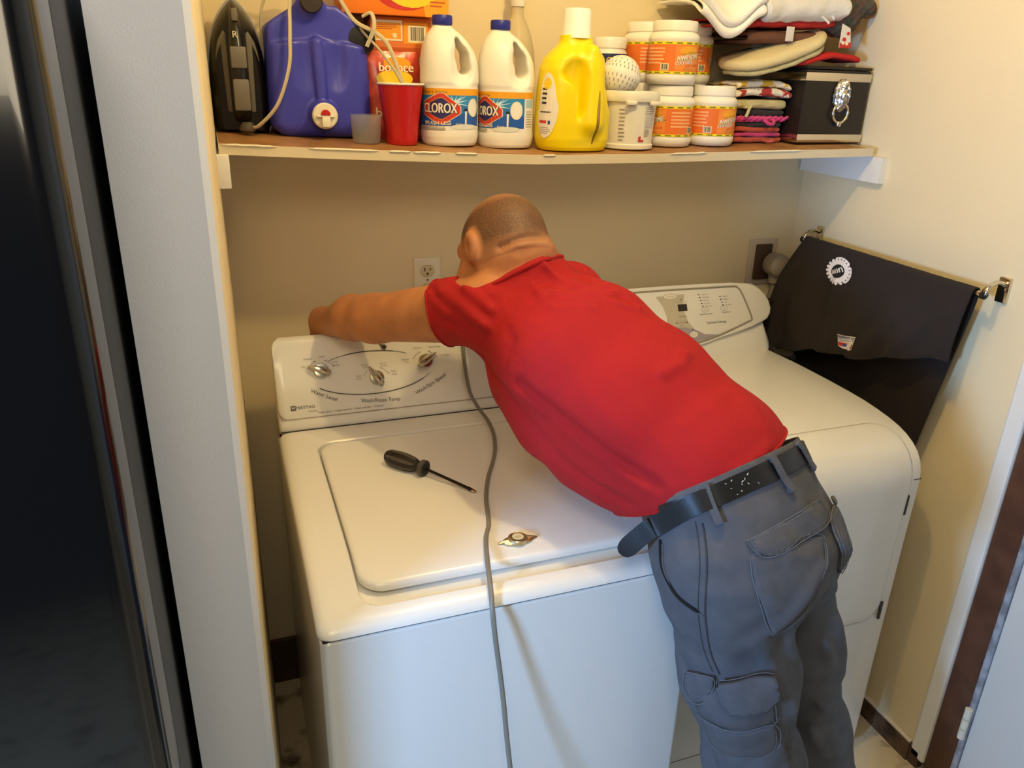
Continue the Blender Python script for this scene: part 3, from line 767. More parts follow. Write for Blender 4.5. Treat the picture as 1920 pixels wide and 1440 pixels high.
bm = BM(); lathe(bm, [(.018, -.01), (.0225, 0), (.0225, .012), (.020, .016), (.002, .0165)], n=32, M=ry(jx-.012, jy-.078, jz+.262)); ob('cap', bm, mat('dark_brown_cap', '2e211a', .5), jg)
bm = BM(); lathe(bm, [(.026, -.004), (.026, .004), (.0235, .007), (.002, .0072)], n=36, M=ry(jx+.001, jy-.100, jz+.046)); sp = ob('spigot', bm, mat('ivory_plastic', 'e6dfc4', .35), jg)
bm = BM(); box(bm, jx-.018, jy-.115, jz+.044, jx+.020, jy-.104, jz+.048, .001); box(bm, jx-.008, jy-.120, jz+.024, jx+.010, jy-.104, jz+.044, .003); ob('spout', bm, mat('ivory_plastic'), sp)
bm = BM(); l = [(jx+.001+.0095*math.cos(t), jz+.0485+.0105*math.sin(t)) for t in [PI*i/16 for i in range(17)]]
loops(bm, [[(a, jy-.104, b) for a, b in l], [(a, jy-.117, b) for a, b in l]]); ob('push_button', bm, mat('red_plastic', 'b8241a', .35), sp)
# iron cord over the jug and into the red cup
M_cord = mat('cream_cord', 'c9bb97', .55)
co = ir
bm = BM()
P = spline([(.004, .772, z0+.012), (.02, .757, z0+.018), (.058, .745, z0+.060), (.085, .745, z0+.13), (.092, .752, z0+.19), (.100, .770, z0+.262), (.125, .79, z0+.305), (.155, .80, z0+.31), (.185, .79, z0+.285), (.225, .780, z0+.225), (.268, .755, z0+.200), (.292, .74, z0+.17), (.318, .735, z0+.095)], 8)
tube(bm, P, .0042, 8, .75)
P = spline([(.115, .80, z0+.31), (.15, .815, z0+.312), (.19, .795, z0+.275), (.235, .785, z0+.213), (.275, .752, z0+.165), (.305, .735, z0+.12), (.322, .738, z0+.085)], 8); tube(bm, P, .0036, 8, .75)
P = spline([(.118, .80, z0+.308), (.085, .825, z0+.298), (.056, .84, z0+.262), (.0445, .848, z0+.22), (.046, .855, z0+.15), (.05, .86, z0+.10)], 6); tube(bm, P, .003, 8)
ob('power_cord', bm, M_cord, co)
bm = BM(); tube(bm, spline([(.247, .762, z0+.175), (.262, .754, z0+.212), (.258, .760, z0+.238), (.242, .772, z0+.232)], 6), .0048, 8, .7); ob('cord_tie', bm, M_cord, co)
bm = BM(); lathe(bm, [(.004, 0), (.03, .001), (.032, .02), (.028, .034), (.004, .036)], n=28, M=ry(.240, .815, 1.745)); ob('plug', bm, mat('black_plastic', '15120f', .45), co)
# ================================================================ cartons of dryer sheets and a pouch
O1 = INK('orange', 'e2701c'); O2 = INK('deep_orange', 'c25512'); O3 = INK('amber', 'f2a11c'); RD = INK('red', 'c22a1e'); CR = INK('cream', 'efe3c0'); YL = INK('yellow', 'f0cc22'); BL = INK('blue', '2f4a9c')
bx_ = thing('cardboard_box', 'orange carton with a barcode standing behind the red pouch', 'box', (.335, .875, 1.55))
zb = shelf_z(.335, .875)+.0005
ob('carton', box(BM(), .270, .838, zb, .405, .918, zb+.251, .0012), mat('orange_card', 'd8701f', .5), bx_)
p = Print(); p.rect(.002, .195, .065, .236, CR); p.rect(.005, .199, .062, .231, O3, 2); p.ell(.048, .206, .005, .005, CR, 3); p.rect(.068, .190, .122, .233, O3); p.rect(.078, .193, .118, .227, CR, 2); p.bars(.083, .197, .114, .224, dk, 3, 22); p.rect(0, .15, .125, .182, O2)
p.lines(.008, .218, .055, .229, 3, O2, 3)
p.build('box_print', plane_map((.275, .838, zb+.008), (1, 0, 0), (0, 0, 1)), bx_)
bt = thing('cardboard_box', 'bright orange carton lying across the top of the barcode box', 'box', (.31, .86, zb+.245))
ob('carton', box(BM(), .206, .812, zb+.2525, .434, .915, zb+.343, .0012), mat('bright_orange_card', 'ee7d16', .45), bt)
p = Print(); p.ell(.135, .055, .070, .045, RD); p.ell(.150, .056, .060, .040, YL, 2); p.poly([(.18, .0), (.232, 0), (.232, .09), (.165, .09)], O3, 1); p.lines(.19, .02, .226, .05, 4, O2, 3)
p.build('box_print', plane_map((.206, .812, zb+.2525), (1, 0, 0), (0, 0, 1)), bt)
pc = thing('plastic_pouch', 'red plastic pouch with white rounded lettering behind the red cup', 'pouch', (.312, .80, 1.55))
zp = shelf_z(.31, .80)+.001
bm = BM(); L = []
for i, z in enumerate((0, .01, .04, .09, .14, .17, .183)):
    b = (.004, .018, .025, .022, .016, .007, .0015)[i]; wv = .061+.003*math.sin(i*2.1)
    L.append([(.310+wv*math.cos(t), .811+b*.95*math.sin(t)+.003*mnoise.noise(Vector((math.cos(t)*4, z*40, 0))), zp+z) for t in [2*PI*k/32 for k in range(32)]])
ob('pouch', loops(bm, L), mat('red_film', 'c2382c', .25, c2='d85a3c', cscale=26, bump=.4, scale=60), pc)
p = Print(.01); p.ell(-.002, .128, .040, .018, YL); p.ell(.004, .158, .030, .014, O3); p.text('bounce', .002, .142, .026, RD, 3, bold=.0022); p.text('bounce', .0015, .1425, .026, CR, 4, bold=.0015); p.text('bounce', -.002, .048, .030, CR, 3); p.rect(.030, .098, .036, .118, BL, 3); p.ell(.02, .07, .03, .012, O1)
p.build('pouch_print', lambda u, v, h: (.312+u, .811-.0285+.05*abs(v-.05)*(.12 if v > .05 else .05)+.0085*(u/.06)**2+ (v-.09)*.06-h, zp+v), pc)
# white roll behind the pouch
rl = thing('plastic_tube', 'short white plastic tube behind the red pouch beside the first bleach bottle', 'tube', (.385, .83, 1.55))
bm = BM(); lathe(bm, [(.011, 0), (.0125, .002), (.0125, .172), (.011, .175)], .3855, .8235, shelf_z(.38, .823)+.0005, 24); o_ = ob('tube_body', bm, M_white, rl)
# ================================================================ cups
M_red = mat('red_plastic_cup', 'b51a16', .3)
cx_, cy_ = .311, .738; zc = shelf_z(cx_, cy_)
cp_ = thing('party_cup', 'red plastic cup with a white rim in front of the red pouch', 'cup', (cx_, cy_, zc))
def flute(t, z): return 1-(.05*max(0, math.cos(6*t))**2 if .012 < z < .085 else 0)
bm = BM(); lathe(bm, [(.033, 0), (.0335, .001), (.0345, .012), (.036, .03), (.040, .062), (.0425, .085), (.0435, .09), (.0475, .122), (.0465, .122), (.0415, .09), (.033, .03), (.030, .004), (.002, .003)], cx_, cy_, zc, 60, cap0=True, jag=flute); ob('cup', bm, M_red, cp_)
bm = BM(); tube(bm, [(cx_+.0483*math.cos(t), cy_+.0483*math.sin(t), zc+.1222) for t in [2*PI*i/48 for i in range(48)]], .0022, 8, closed=True); ob('rim', bm, mat('white_rim', 'efe6d6', .35), cp_)
bm = BM(); lathe(bm, [(.0455, .1205), (.0405, .090), (.0322, .033), (.0290, .006), (.001, .005)], cx_, cy_, zc, 40, cap0=False); ob('lining', bm, mat('white_rim'), cp_)
cx_, cy_ = .233, .727; zc = shelf_z(cx_, cy_)
mc = thing('measuring_cup', 'small frosted clear measuring cup at the front edge before the blue jug', 'cup', (cx_, cy_, zc))
bm = BM(); lathe(bm, [(.027, 0), (.0275, .001), (.029, .006), (.0325, .058), (.0318, .058), (.0283, .007), (.026, .003), (.001, .0025)], cx_, cy_, zc, 40); ob('cup', bm, mat('frosted_plastic', 'f4f2ec', .28, trans=.92, ior=1.12), mc)
# ================================================================ bleach bottles
M_jug = mat('white_hdpe', 'efeadb', .4); M_cap = mat('navy_cap', '232a86', .4)
def clorox(x, y, label, th, seed):
    z = shelf_z(x, y)+.0005
    o = thing('bleach_bottle', label, 'bottle', (x, y, z), 'bleach bottles')
    R = .0635; KY = .86
    def fn(P):
        q = P-A3((x, y, z)); X, Y, Z = q[:, 0], q[:, 1], q[:, 2]
        rr = np.interp(Z, [-.01, .0, .006, .02, .03, .036, .124, .130, .142, .160, .175, .19, .203, .215, .226, .236, .243, .26], [.054, .056, .0605, .0632, .0635, .0622, .0622, .0638, .0638, .0628, .0612, .0575, .0520, .0450, .0360, .0245, .0185, .0185])
        xo = np.interp(Z, [0, .15, .175, .19, .203, .215, .226, .24, .27], [0, 0, -.0015, -.0035, -.0065, -.0095, -.0125, -.0165, -.0165])
        e = 2.25
        rad = (np.abs(X-xo)**e+np.abs(Y/KY)**e)**(1/e)
        d = np.maximum((rad-rr)*.85, np.maximum(-Z, Z-.247))
        h2 = chain(P-A3((x, y, z)), [(.022, 0, .160), (.017, 0, .185), (.007, 0, .214)], [.0135, .0125, .005], .01, (0, 1, 0), .0)
        d = smax(d, -chain(q, [(.018, -.064, .152), (.014, -.062, .185), (.004, -.054, .214)], [.030, .026, .014], .01, (0, 1, 0), 1.05), .008)
        d = smax(d, -chain(q, [(.018, .064, .152), (.014, .062, .185), (.004, .054, .214)], [.030, .026, .014], .01, (0, 1, 0), 1.05), .008)
        d = smax(d, -h2, .007)
        return d
    sdf_ob('bottle', fn, (x-.07, y-.062, z-.004), (x+.07, y+.062, z+.252), .0022, M_jug, o)
    bm = BM(); lathe(bm, [(.0205, 0), (.0215, .002), (.0215, .016), (.020, .019), (.002, .0195)], x-.016, y, z+.243, 40, jag=lambda t, zz: 1+.012*math.cos(40*t)); ob('cap', bm, M_cap, o)
    p = Print(.008)
    NV = INK('navy', '1d3f86'); SK = INK('sky', '2f86bf'); WH = INK('white'); OR = INK('clorox_red', 'c93a24'); GD = INK('gold', 'e9a31c'); MB = INK('mid_blue', '2258ab'); DN_ = INK('purple_navy', '2b2660')
    u0, u1 = -.105, .090
    p.rect(u0, .032, .118, .118, WH, 1); p.rect(u0, .1045, .118, .118, GD, 2)
    p.rect(u0, .042, u1, .1045, MB, 2); p.rect(u0, .068, u1, .1045, mat('print_azure', '2a72b4', .45), 3); p.rect(u0, .086, u1, .1045, SK, 4)
    for a in range(0, 180, 22):
        c, s = math.cos(math.radians(a-10)), math.sin(math.radians(a-10)); p.poly([(.026-s*.002, .089+c*.002), (.026+c*.034, min(.1043, .089+s*.030)), (.026+s*.002, .089-c*.002)], mat('print_ray', 'cfe4ea', .45), 5)
    hx = lambda k, cu=.0, cv=.078: [(cu-.044*k, cv+.012*k), (cu-.044*k, cv-.012*k), (cu-.005*k, cv-.031*k), (cu+.005*k, cv-.031*k), (cu+.040*k, cv-.010*k), (cu+.040*k, cv+.004*k), (cu+.005*k, cv+.030*k), (cu-.005*k, cv+.030*k)]
    p.poly(hx(1.04), CR, 6); p.poly(hx(1.0), OR, 7); p.poly(hx(.72), mat('print_amber'), 8); p.poly(hx(.69), DN_, 9)
    p.text('CLOROX', -.006, .068, .030, DN_, 10, width=.078, bold=.002); p.text('CLOROX', -.005, .069, .028, CR, 12, width=.074, bold=.0014)
    p.text('SPLASH-LESS', -.010, .0385+.006, .0105, CR, 10, width=.060, bold=.0006); p.text('Regular', .038, .045, .005, CR, 10); p.text('Bleach', .036, .040, .005, CR, 10)
    p.rect(u0, .034, .008, .0415, mat('print_pale', 'b9b9bd', .5), 9); p.lines(-.05, .0335, .01, .0415, 3, dk, 10, .25, seed)
    p.ell(.071, .080, .014, .019, CR, 8); p.ell(.070, .081, .011, .015, mat('print_white', 'eee9dc'), 9); p.ell(.052, .0755, .0045, .003, dk, 9)
    p.poly([(.050, .074), (.0545, .074), (.0535, .044), (.050, .044)], WH, 9); p.ell(.05, .0405, .030, .0055, mat('print_milk', 'd9dccb', .45), 9)
    p.rect(.094, .086, .116, .103, mat('print_skyline', 'a9c6cf', .5), 3); p.lines(.095, .045, .116, .082, 7, gy, 4, .35, seed+1)
    p.text('#1 Bleach in America', -.02, .1085, .0075, mat('print_brown', '7a4a12', .5), 4)
    t0 = math.radians(th)
    def fmap(u, v, h):
        t = t0+u/.060; s, c = math.sin(t), math.cos(t); e = 2.25
        k = .0622/((abs(s)**e+abs(c)**e)**(1/e)); k += .0006+h
        return (x+s*k, y-c*k*KY-.0003, z+v)
    p.build('bottle_label', fmap, o)
    return o
clorox(.424, .757, 'white bleach bottle with blue cap, left of the pair, beside the red cup', -30, 2)
clorox(.5525, .748, 'white bleach bottle with blue cap, right of the pair, beside the yellow detergent', -62, 5)
# ================================================================ clear spray bottle behind
x, y = .620, .868; z = shelf_z(x, y)
sb = thing('spray_bottle', 'tall translucent bottle with white neck behind the second bleach bottle', 'bottle', (x, y, z))
bm = BM(); lathe(bm, [(.040, 0), (.044, .004), (.045, .02), (.045, .16), (.042, .20), (.034, .235), (.022, .262), (.014, .278), (.0135, .30)], x, y, z, 36); ob('bottle', bm, mat('translucent_plastic', 'efe2c0', .3, trans=.55, ior=1.2), sb)
bm = BM(); lathe(bm, [(.016, 0), (.017, .002), (.017, .028), (.012, .034), (.010, .06)], x, y, z+.296, 28); ob('collar', bm, mat('white_hdpe'), sb)
ob('spray_head', box(BM(), x-.014, y-.05, z+.35, x+.014, y+.03, z+.39, .008), mat('white_hdpe'), sb)
# ================================================================ yellow detergent
x, y = .699, .706; z = shelf_z(x, y)+.0005
yd = thing('detergent_bottle', 'large bright yellow detergent bottle with a white cap', 'bottle', (x, y, z))
M_yel = mat('yellow_hdpe', 'f3d800', .36)
def fn(P):
    q = P-A3((x, y, z)); X, Y, Z = q[:, 0], q[:, 1], q[:, 2]
    rr = np.interp(Z, [-.01, 0, .008, .025, .06, .12, .17, .19, .205, .218, .226, .234, .25], [.072, .076, .081, .085, .0855, .0835, .079, .071, .058, .043, .038, .036, .036])
    e = 2.5; d = np.maximum(((np.abs(X)**e+np.abs(Y/.74)**e)**(1/e)-rr)*.8, np.maximum(-Z, Z-.240))
    # grip: a C-shaped hollow left of the rib
    g = ell(q, (-.020, -.062, .130), (.040, .030, .072)); g = smax(g, -cap(q, (-.056, -.055, .115), (-.030, -.075, .052), .036, .020), .02)
    d = smax(d, -g, .008)
    d = smax(d, -ell(q, (.080, -.045, .150), (.026, .040, .060)), .015)
    d = smin(d, cap(q, (.022, -.042, .205), (.022, -.056, .06), .016, .024), .02)
    return d
sdf_ob('bottle', fn, (x-.095, y-.095, z-.004), (x+.095, y+.075, z+.244), .0025, M_yel, yd)
bm = BM(); lathe(bm, [(.0325, 0), (.0325, .003), (.0308, .006), (.0300, .055), (.028, .059), (.002, .060)], x, y, z+.234, 44, jag=lambda t, zz: 1+.006*math.cos(50*t)); ob('cap', bm, mat('white_cap', 'f6f2e8', .4), yd)
bm = BM(); O_ = np.array([(x+.024+.008*k/12, y-.2, z+.016+.112*k/12) for k in range(13)], np.float32); D_ = np.tile(np.array((0, 1, 0), np.float32), (13, 1)); t_ = march(fn, O_, D_, 160); tube(bm, [O_[k]+D_[k]*t_[k] for k in range(13)], [.0012+.0028*math.sin(PI*k/12) for k in range(13)], 8); ob('level_window', bm, mat('amber_window', '8a6a12', .3), yd)
def ymap(u, v, h):
    t = math.radians(-62)+u/.075; s, c = math.sin(t), math.cos(t); e = 2.5; r_ = float(np.interp(v, [.025, .06, .12, .17], [.085, .0855, .0835, .079])); k = r_/((abs(s)**e+abs(c)**e)**(1/e))+.0012+h
    return (x+s*k, y-c*k*.74-.0006, z+v)
p = Print(.008); l = [(.030*math.cos(t)*(.85 if math.sin(t) > 0 else 1), .095+.068*math.sin(t)) for t in [2*PI*i/28 for i in range(28)]]
p.poly(l, mat('print_label', 'e9e2d2', .45)); p.lines(-.014, .098, .006, .136, 4, dk, 2, .5, 4); p.rect(-.018, .080, .014, .083, dk, 2); p.ell(0, .14, .012, .012, YL, 2); p.rect(-.02, .058, .004, .064, RD, 2); p.rect(.008, .056, .014, .064, BL, 2); p.lines(-.018, .036, .016, .052, 4, gy, 2)
p.build('bottle_label', ymap, yd)
# ================================================================ white tub, dryer ball, blue jar
x, y = .852, .722; z = shelf_z(x, y)+.0005
tb = thing('plastic_tub', 'empty white plastic tub with a thick rim holding the dryer ball', 'tub', (x, y, z))
bm = BM(); lathe(bm, [(.058, 0), (.061, .002), (.0615, .010), (.0585, .013), (.0630, .104), (.0690, .105), (.0705, .109), (.0700, .124), (.0675, .128), (.0645, .126), (.062, .108), (.057, .02), (.056, .006), (.001, .005)], x, y, z, 48); ob('tub', bm, mat('thin_white_plastic', 'e6e0cd', .4, sss=.15), tb)
for s in (-1, 1): ob('rim_tab', box(BM(), x+s*.030-.013, y-.0715, z+.098, x+s*.030+.013, y-.060, z+.107, .003), mat('thin_white_plastic'), tb)
p = Print(.008); p.rect(.004, .078, .034, .098, mat('print_offwhite', 'dcd7cb', .5)); p.lines(.005, .080, .033, .097, 4, gy, 2); p.rect(.006, .050, .036, .074, INK('mist', 'bfbdb6')); p.lines(.006, .030, .022, .048, 4, gy, 2); p.rect(-.008, .018, -.002, .030, RD, 2); p.rect(-.008, .018, .006, .0225, RD, 2); p.poly([(.050, .078), (.058, .095), (.058, .082)], RD, 2); p.lines(-.055, .02, -.040, .095, 9, gy, 2, .3)
p.build('tub_print', cyl_map(x, y, z, .0585, .10, taper=.05), tb)
bl = thing('dryer_ball', 'white slotted plastic laundry ball sitting in the white tub', 'ball', (.826, .728, z+.112))
bm = BM(); bc = Vector((.826, .728, z+.158))
Mb = Matrix.Translation(bc) @ Matrix.Rotation(.35, 4, 'Y') @ Matrix.Rotation(-.15, 4, 'X')
pf = [(.046*math.cos(a), .046*math.sin(a)) for a in [-PI/2+.02+(PI-.04)*i/22 for i in range(23)]]
pf = [(r*(1.03 if abs(zz) < .004 else 1), zz) for r, zz in pf]; lathe(bm, pf, n=40, M=Mb); ball = ob('shell', bm, mat('white_ball_plastic', 'ece8dc', .4), bl)
pr = Print()
for lat, n_ in ((12, 30), (24, 26), (38, 18), (52, 12), (-14, 28), (-28, 24), (-42, 18)):
    for i in range(n_): a = 2*PI*i/n_; pr.rect(a*.046-.0009, lat-4.0, a*.046+.0011, lat+4.0, INK('slot_grey', '8a8578'))
pr.build('slots', lambda u, v, h: Mb @ Vector(((.0466+h)*math.cos(math.radians(v))*math.sin(u/.046), -(.0466+h)*math.cos(math.radians(v))*math.cos(u/.046), (.0466+h)*math.sin(math.radians(v)))), ball)
# ================================================================ orange-label powder jars
M_jar = mat('white_jar', 'f0ecdf', .4)
def jar_geo(o, th, full=True):
    bm = BM(); lathe(bm, [(.050, 0), (.054, .002), (.0585, .010), (.0595, .020), (.0580, .0225), (.0580, .094), (.0595, .097), (.0595, .103), (.056, .110), (.0495, .114), (.0495, .118)], 0, 0, 0, 48); ob('jar_body', bm, M_jar, o, False)
    bm = BM(); lathe(bm, [(.0505, .1155), (.0520, .117), (.0520, .135), (.0505, .138), (.046, .1385), (.045, .137), (.001, .137)], 0, 0, 0, 60, jag=lambda t, zz: 1+.006*math.cos(60*t)); ob('lid', bm, M_jar, o, False)
    p = Print(.008); OG = INK('jar_orange', 'e8752a'); OH = INK('jar_tangerine', 'ef8f3c'); YE = INK('jar_yellow', 'f2dc1e'); GN = INK('leaf', '6f7a1e'); WH = INK('white')
    p.rect(-.17, .0235, .17, .093, OG, 1); p.rect(-.17, .087, .17, .093, YE, 2); p.rect(-.17, .0235, .17, .029, YE, 2)
    p.rect(-.036, .031, .036, .085, OH, 2); p.ell(.0, .074, .026, .010, mat('print_jar_amber', 'f0a82a', .45), 3); p.poly([(-.034, .054), (.036, .062), (.036, .0605), (-.034, .0525)], GN, 4)
    p.text("LA's TOTALLY", .004, .066, .0075, GN, 4, rot=6); p.text('AWESOME', .0, .0545, .0155, GN, 5, rot=7, width=.064, bold=.001); p.text('AWESOME', -.0008, .0550, .0155, WH, 7, rot=7, width=.063, bold=.001)
    p.text('OXYGEN', -.012, .0445, .0105, mat('print_grape', '6a4a58', .5), 4, rot=6, bold=.0008); p.text('OXYGEN', -.0128, .0448, .0105, WH, 6, rot=6, bold=.0005); p.text('BASE CLEANER', .010, .040, .006, RD, 4, rot=6); p.text('NET WT 2 LB', 0, .032, .005, GN, 4)
    for u0 in (-.115, .048):
        p.lines(u0, .045, u0+.062, .084, 5, mat('print_peach', 'f6b47c', .5), 3, .5, 3); p.rect(u0+.046, .031, u0+.066, .046, CR, 3); p.bars(u0+.048, .0325, u0+.064, .0445, dk, 4, 9)
    for k in range(13): p.rect(-.155+k*.024, .0885, -.141+k*.024, .0912, GN, 4); p.rect(-.155+k*.024, .0250, -.141+k*.024, .0275, GN, 4)
    p.build('jar_label', cyl_map(0, 0, 0, .0583, 0), o, False)
def jar_at(src, x, y, z, th, label): return copy_thing(src, (x, y, z), label, math.radians(th))
x, y = .978, .750; z = shelf_z(x, y)+.0005
j0 = thing('powder_jar', 'orange label white jar on the shelf touching the white tub, lower left of the jars', 'jar', (x, y, z), 'cleaner powder jars', math.radians(-72)); jar_geo(j0, 0)
jar_at(j0, 1.099, .748, shelf_z(1.099, .748)+.0005, 18, 'orange label white jar on the shelf beside the potholder stack, lower right of the jars')
z2 = z+.1395
jar_at(j0, .972, .748, z2+.0005, 10, 'orange label white jar stacked on top, foremost of the upper jars')
jar_at(j0, .970, .8692, z2+.003, 68, 'orange label white jar half hidden behind the foremost upper jar on its left')
jar_at(j0, 1.091, .8692, z2+.003, 62, 'orange label white jar half hidden right of the foremost upper jar, under the towel')
jar_at(j0, .970, .8692, shelf_z(.97, .868)+.0005, 40, 'orange label white jar at the back underneath the upper left jar')
jar_at(j0, 1.091, .8692, shelf_z(1.091, .868)+.0005, 40, 'orange label white jar at the back underneath the upper right jar')
bj = thing('supplement_jar', 'white jar with dark blue label behind the dryer ball', 'jar', (.862, .865, shelf_z(.862, .865)))
zz = shelf_z(.862, .865)
bm = BM(); lathe(bm, [(.044, 0), (.047, .004), (.047, .20), (.040, .212), (.039, .216)], .862, .866, zz, 36); ob('jar_body', bm, M_jar, bj)
bm = BM(); lathe(bm, [(.040, 0), (.042, .002), (.042, .022), (.040, .026), (.001, .026)], .862, .866, zz+.214, 36); ob('lid', bm, M_jar, bj)
p = Print(.008); p.rect(-.08, .03, .08, .203, INK('jar_navy', '1f2a58')); p.text('Oxy', .002, .180, .022, YL, 2); p.ell(.03, .196, .02, .006, INK('plum', '6b3550'), 2); p.build('jar_label', cyl_map(.862, .866, zz, .0472, -.22), bj)
# ================================================================ cloth helpers
def nz(p, s, seed): return mnoise.noise(Vector((p[0]*s+seed*7.3, p[1]*s-seed*3.1, p[2]*s+seed)))
def cloth(path, x0, x1, t, amp=.003, seed=1, dz=None, nx=26, ns=6, skew=None):
    P = spline([(0, y, z) for y, z in path], ns); P = [(p.y, p.z) for p in P]; n = len(P)
    up, dn = [], []
    for i in range(n):
        a, b = P[max(i-1, 0)], P[min(i+1, n-1)]; l = math.hypot(b[0]-a[0], b[1]-a[1]) or 1
        nx_, nz_ = -(b[1]-a[1])/l, (b[0]-a[0])/l; k = t/2*(.35 if i in (0, n-1) else 1)
        up.append((P[i][0]+nx_*k, P[i][1]+nz_*k)); dn.append((P[i][0]-nx_*k, P[i][1]-nz_*k))
    ring = up+dn[::-1]; bm = BM(); L = []
    for i in range(nx+1):
        u = i/nx; x = x0+(x1-x0)*u; e = .45 if i in (0, nx) else 1; l = []
        for j, (y, z) in enumerate(ring):
            m = P[j] if j < n else P[2*n-1-j]
            y_, z_ = m[0]+(y-m[0])*e, m[1]+(z-m[1])*e
            d = amp*nz((x, y_, z_), 22, seed)+amp*.5*nz((x, y_, z_), 60, seed+3)
            xx = x+(skew(u, y_, z_) if skew else 0)+amp*nz((y_, z_, x), 30, seed+5)
            l.append((xx, y_+d, z_+d*.8+(dz(u, y_) if dz else 0)))
        L.append(l)
    return loops(bm, L)
def pad(c, w_, d_, t, r=.02, amp=.002, seed=1, M=None, bend=None, puff=.3):
    bm = BM(); L = []; f = lambda i: rrect(-w_/2+i, -d_/2+i, w_/2-i, d_/2-i, max(r-i, .004), 5, 8)
    for a in range(-90, 91, 30): L.append([(x, y, t/2*math.sin(math.radians(a))) for x, y in f(t/2*(1-math.cos(math.radians(a))))])
    b = f(t/2); L = [[(x, y, -t/2) for x, y in scale_loop(b, k)] for k in (.1, .4, .7)]+L+[[(x, y, t/2+t*puff*(1-k*k)) for x, y in scale_loop(b, k)] for k in (.9, .75, .6, .4, .2, .05)]
    out = []
    for l in L:
        q = []
        for p in l:
            p = Vector(p); 
            if bend: p.z += bend(p.x/(w_/2), p.y/(d_/2))
            p += Vector((nz(p, 25, seed), nz(p, 25, seed+2), nz(p, 25, seed+4)))*amp
            if M: p = M@p
            q.append(p+Vector(c))
        out.append(q)
    return loops(bm, out)
RX = lambda a: Matrix.Rotation(math.radians(a), 4, 'X'); RY = lambda a: Matrix.Rotation(math.radians(a), 4, 'Y'); RZ = lambda a: Matrix.Rotation(math.radians(a), 4, 'Z')
terry = dict(bump=1.0, scale=900)
# ================================================================ potholder stack on the shelf
stk = [('potholder', 'rust red quilted potholder at the very bottom of the stack beside the jars', 'b04a34', .170, .0125, 0),
       ('potholder', 'thin pink potholder between the two rust red ones', 'c43a70', .164, .0095, -2),
       ('potholder', 'rust red quilted potholder above the thin pink one', 'b8492e', .158, .0125, 3),
       ('potholder', 'black potholder directly under the braided pink one', '2a2320', .160, .010, -3),
       ('potholder', 'bright pink braided potholder with a hanging loop', 'd0397c', .168, .0145, 2),
       ('potholder', 'black potholder directly above the braided pink one', '231e1b', .166, .0135, -2)]
zc = shelf_z(1.245, .80)+.001; yc = .822
for i, (nm, lab, c, w_, t, rz) in enumerate(stk):
    o = thing(nm, lab, 'potholder', (1.245, yc, zc), 'folded kitchen cloths stack')
    zz = zc+t/2
    ob('pad', pad((1.246, yc, zz), w_, .145, t, .022, .0028, i+3, RZ(rz), None, .0), mat('cloth_'+c, c, .85, bump=.8, scale=420, sheen=.2), o)
    if i in (0, 4):
        bm = BM(); P = spline([(1.262, .752, zz), (1.256, .738, zz-.004), (1.262, .730, zz-.010), (1.276, .732, zz-.010), (1.284, .742, zz-.002), (1.276, .752, zz+.002)] if i == 4 else [(1.262, .752, zz), (1.27, .735, zz-.003), (1.282, .732, zz-.002), (1.288, .748, zz+.001)], 6)
        tube(bm, P, .0042, 8); ob('hanging_loop', bm, mat('cloth_'+c), o)
    if i == 4:
        bm = BM()
        for k in range(9): tube(bm, spline([(1.166+k*.018, .752, zz-.004), (1.178+k*.018, .747, zz+.002), (1.190+k*.018, .752, zz+.005)], 4), .0045, 6)
        ob('braided_edge', bm, mat('cloth_'+c), o)
    zc += t+.0012
o = thing('folded_cloth', 'olive cream folded cloth with dangling ties above the black potholder', 'cloth', (1.24, yc, zc), 'folded kitchen cloths stack')
M_ol = mat('cloth_olive_cream', 'c9bf8e', .85, c2='b3a878', cscale=40, bump=.7, scale=380, cmin=.35, cmax=.7)
ob('cloth', cloth([(.89, zc+.004), (.78, zc+.004), (.752, zc+.006), (.748, zc+.014), (.756, zc+.020), (.80, zc+.0205), (.89, zc+.0205)], 1.168, 1.318, .0075, .002, 21), M_ol, o)
bm = BM(); tube(bm, spline([(1.215, .748, zc+.012), (1.205, .742, zc+.002), (1.198, .738, zc-.010), (1.194, .738, zc-.018)], 5), .004, 8); tube(bm, spline([(1.21, .748, zc+.010), (1.196, .742, zc+.005), (1.186, .742, zc+.006)], 5), .0035, 8)
ob('tie_string', bm, M_ol, o); zc += .0255
def printed(nm, lab, zc, c2, seed, h=.020, x0=1.160, x1=1.33):
    o = thing('folded_cloth', lab, 'cloth', (1.24, yc, zc), 'folded kitchen cloths stack')
    ob('cloth', cloth([(.89, zc+.004), (.78, zc+.004), (.750, zc+.005), (.744, zc+h*.45), (.752, zc+h*.85), (.80, zc+h), (.89, zc+h)], x0, x1,   .0085, .0055, seed, lambda u, y: .008*math.sin(PI*u)*max(0, min(1, (.85-y)/.08))), mat(nm, 'ece2cf', .85, c2=c2, cscale=38, cmin=.52, cmax=.56, bump=.4, scale=500), o)
    return o
printed('red_print_cotton', 'white folded cloth with red print near the top of the stack', zc, 'b03a36', 31, .017); zc += .0215
printed('yellow_print_cotton', 'white folded cloth with yellow print, topmost of the stack beside the box', zc, 'd8b03a', 41, .013, 1.163, 1.325); zc += .018
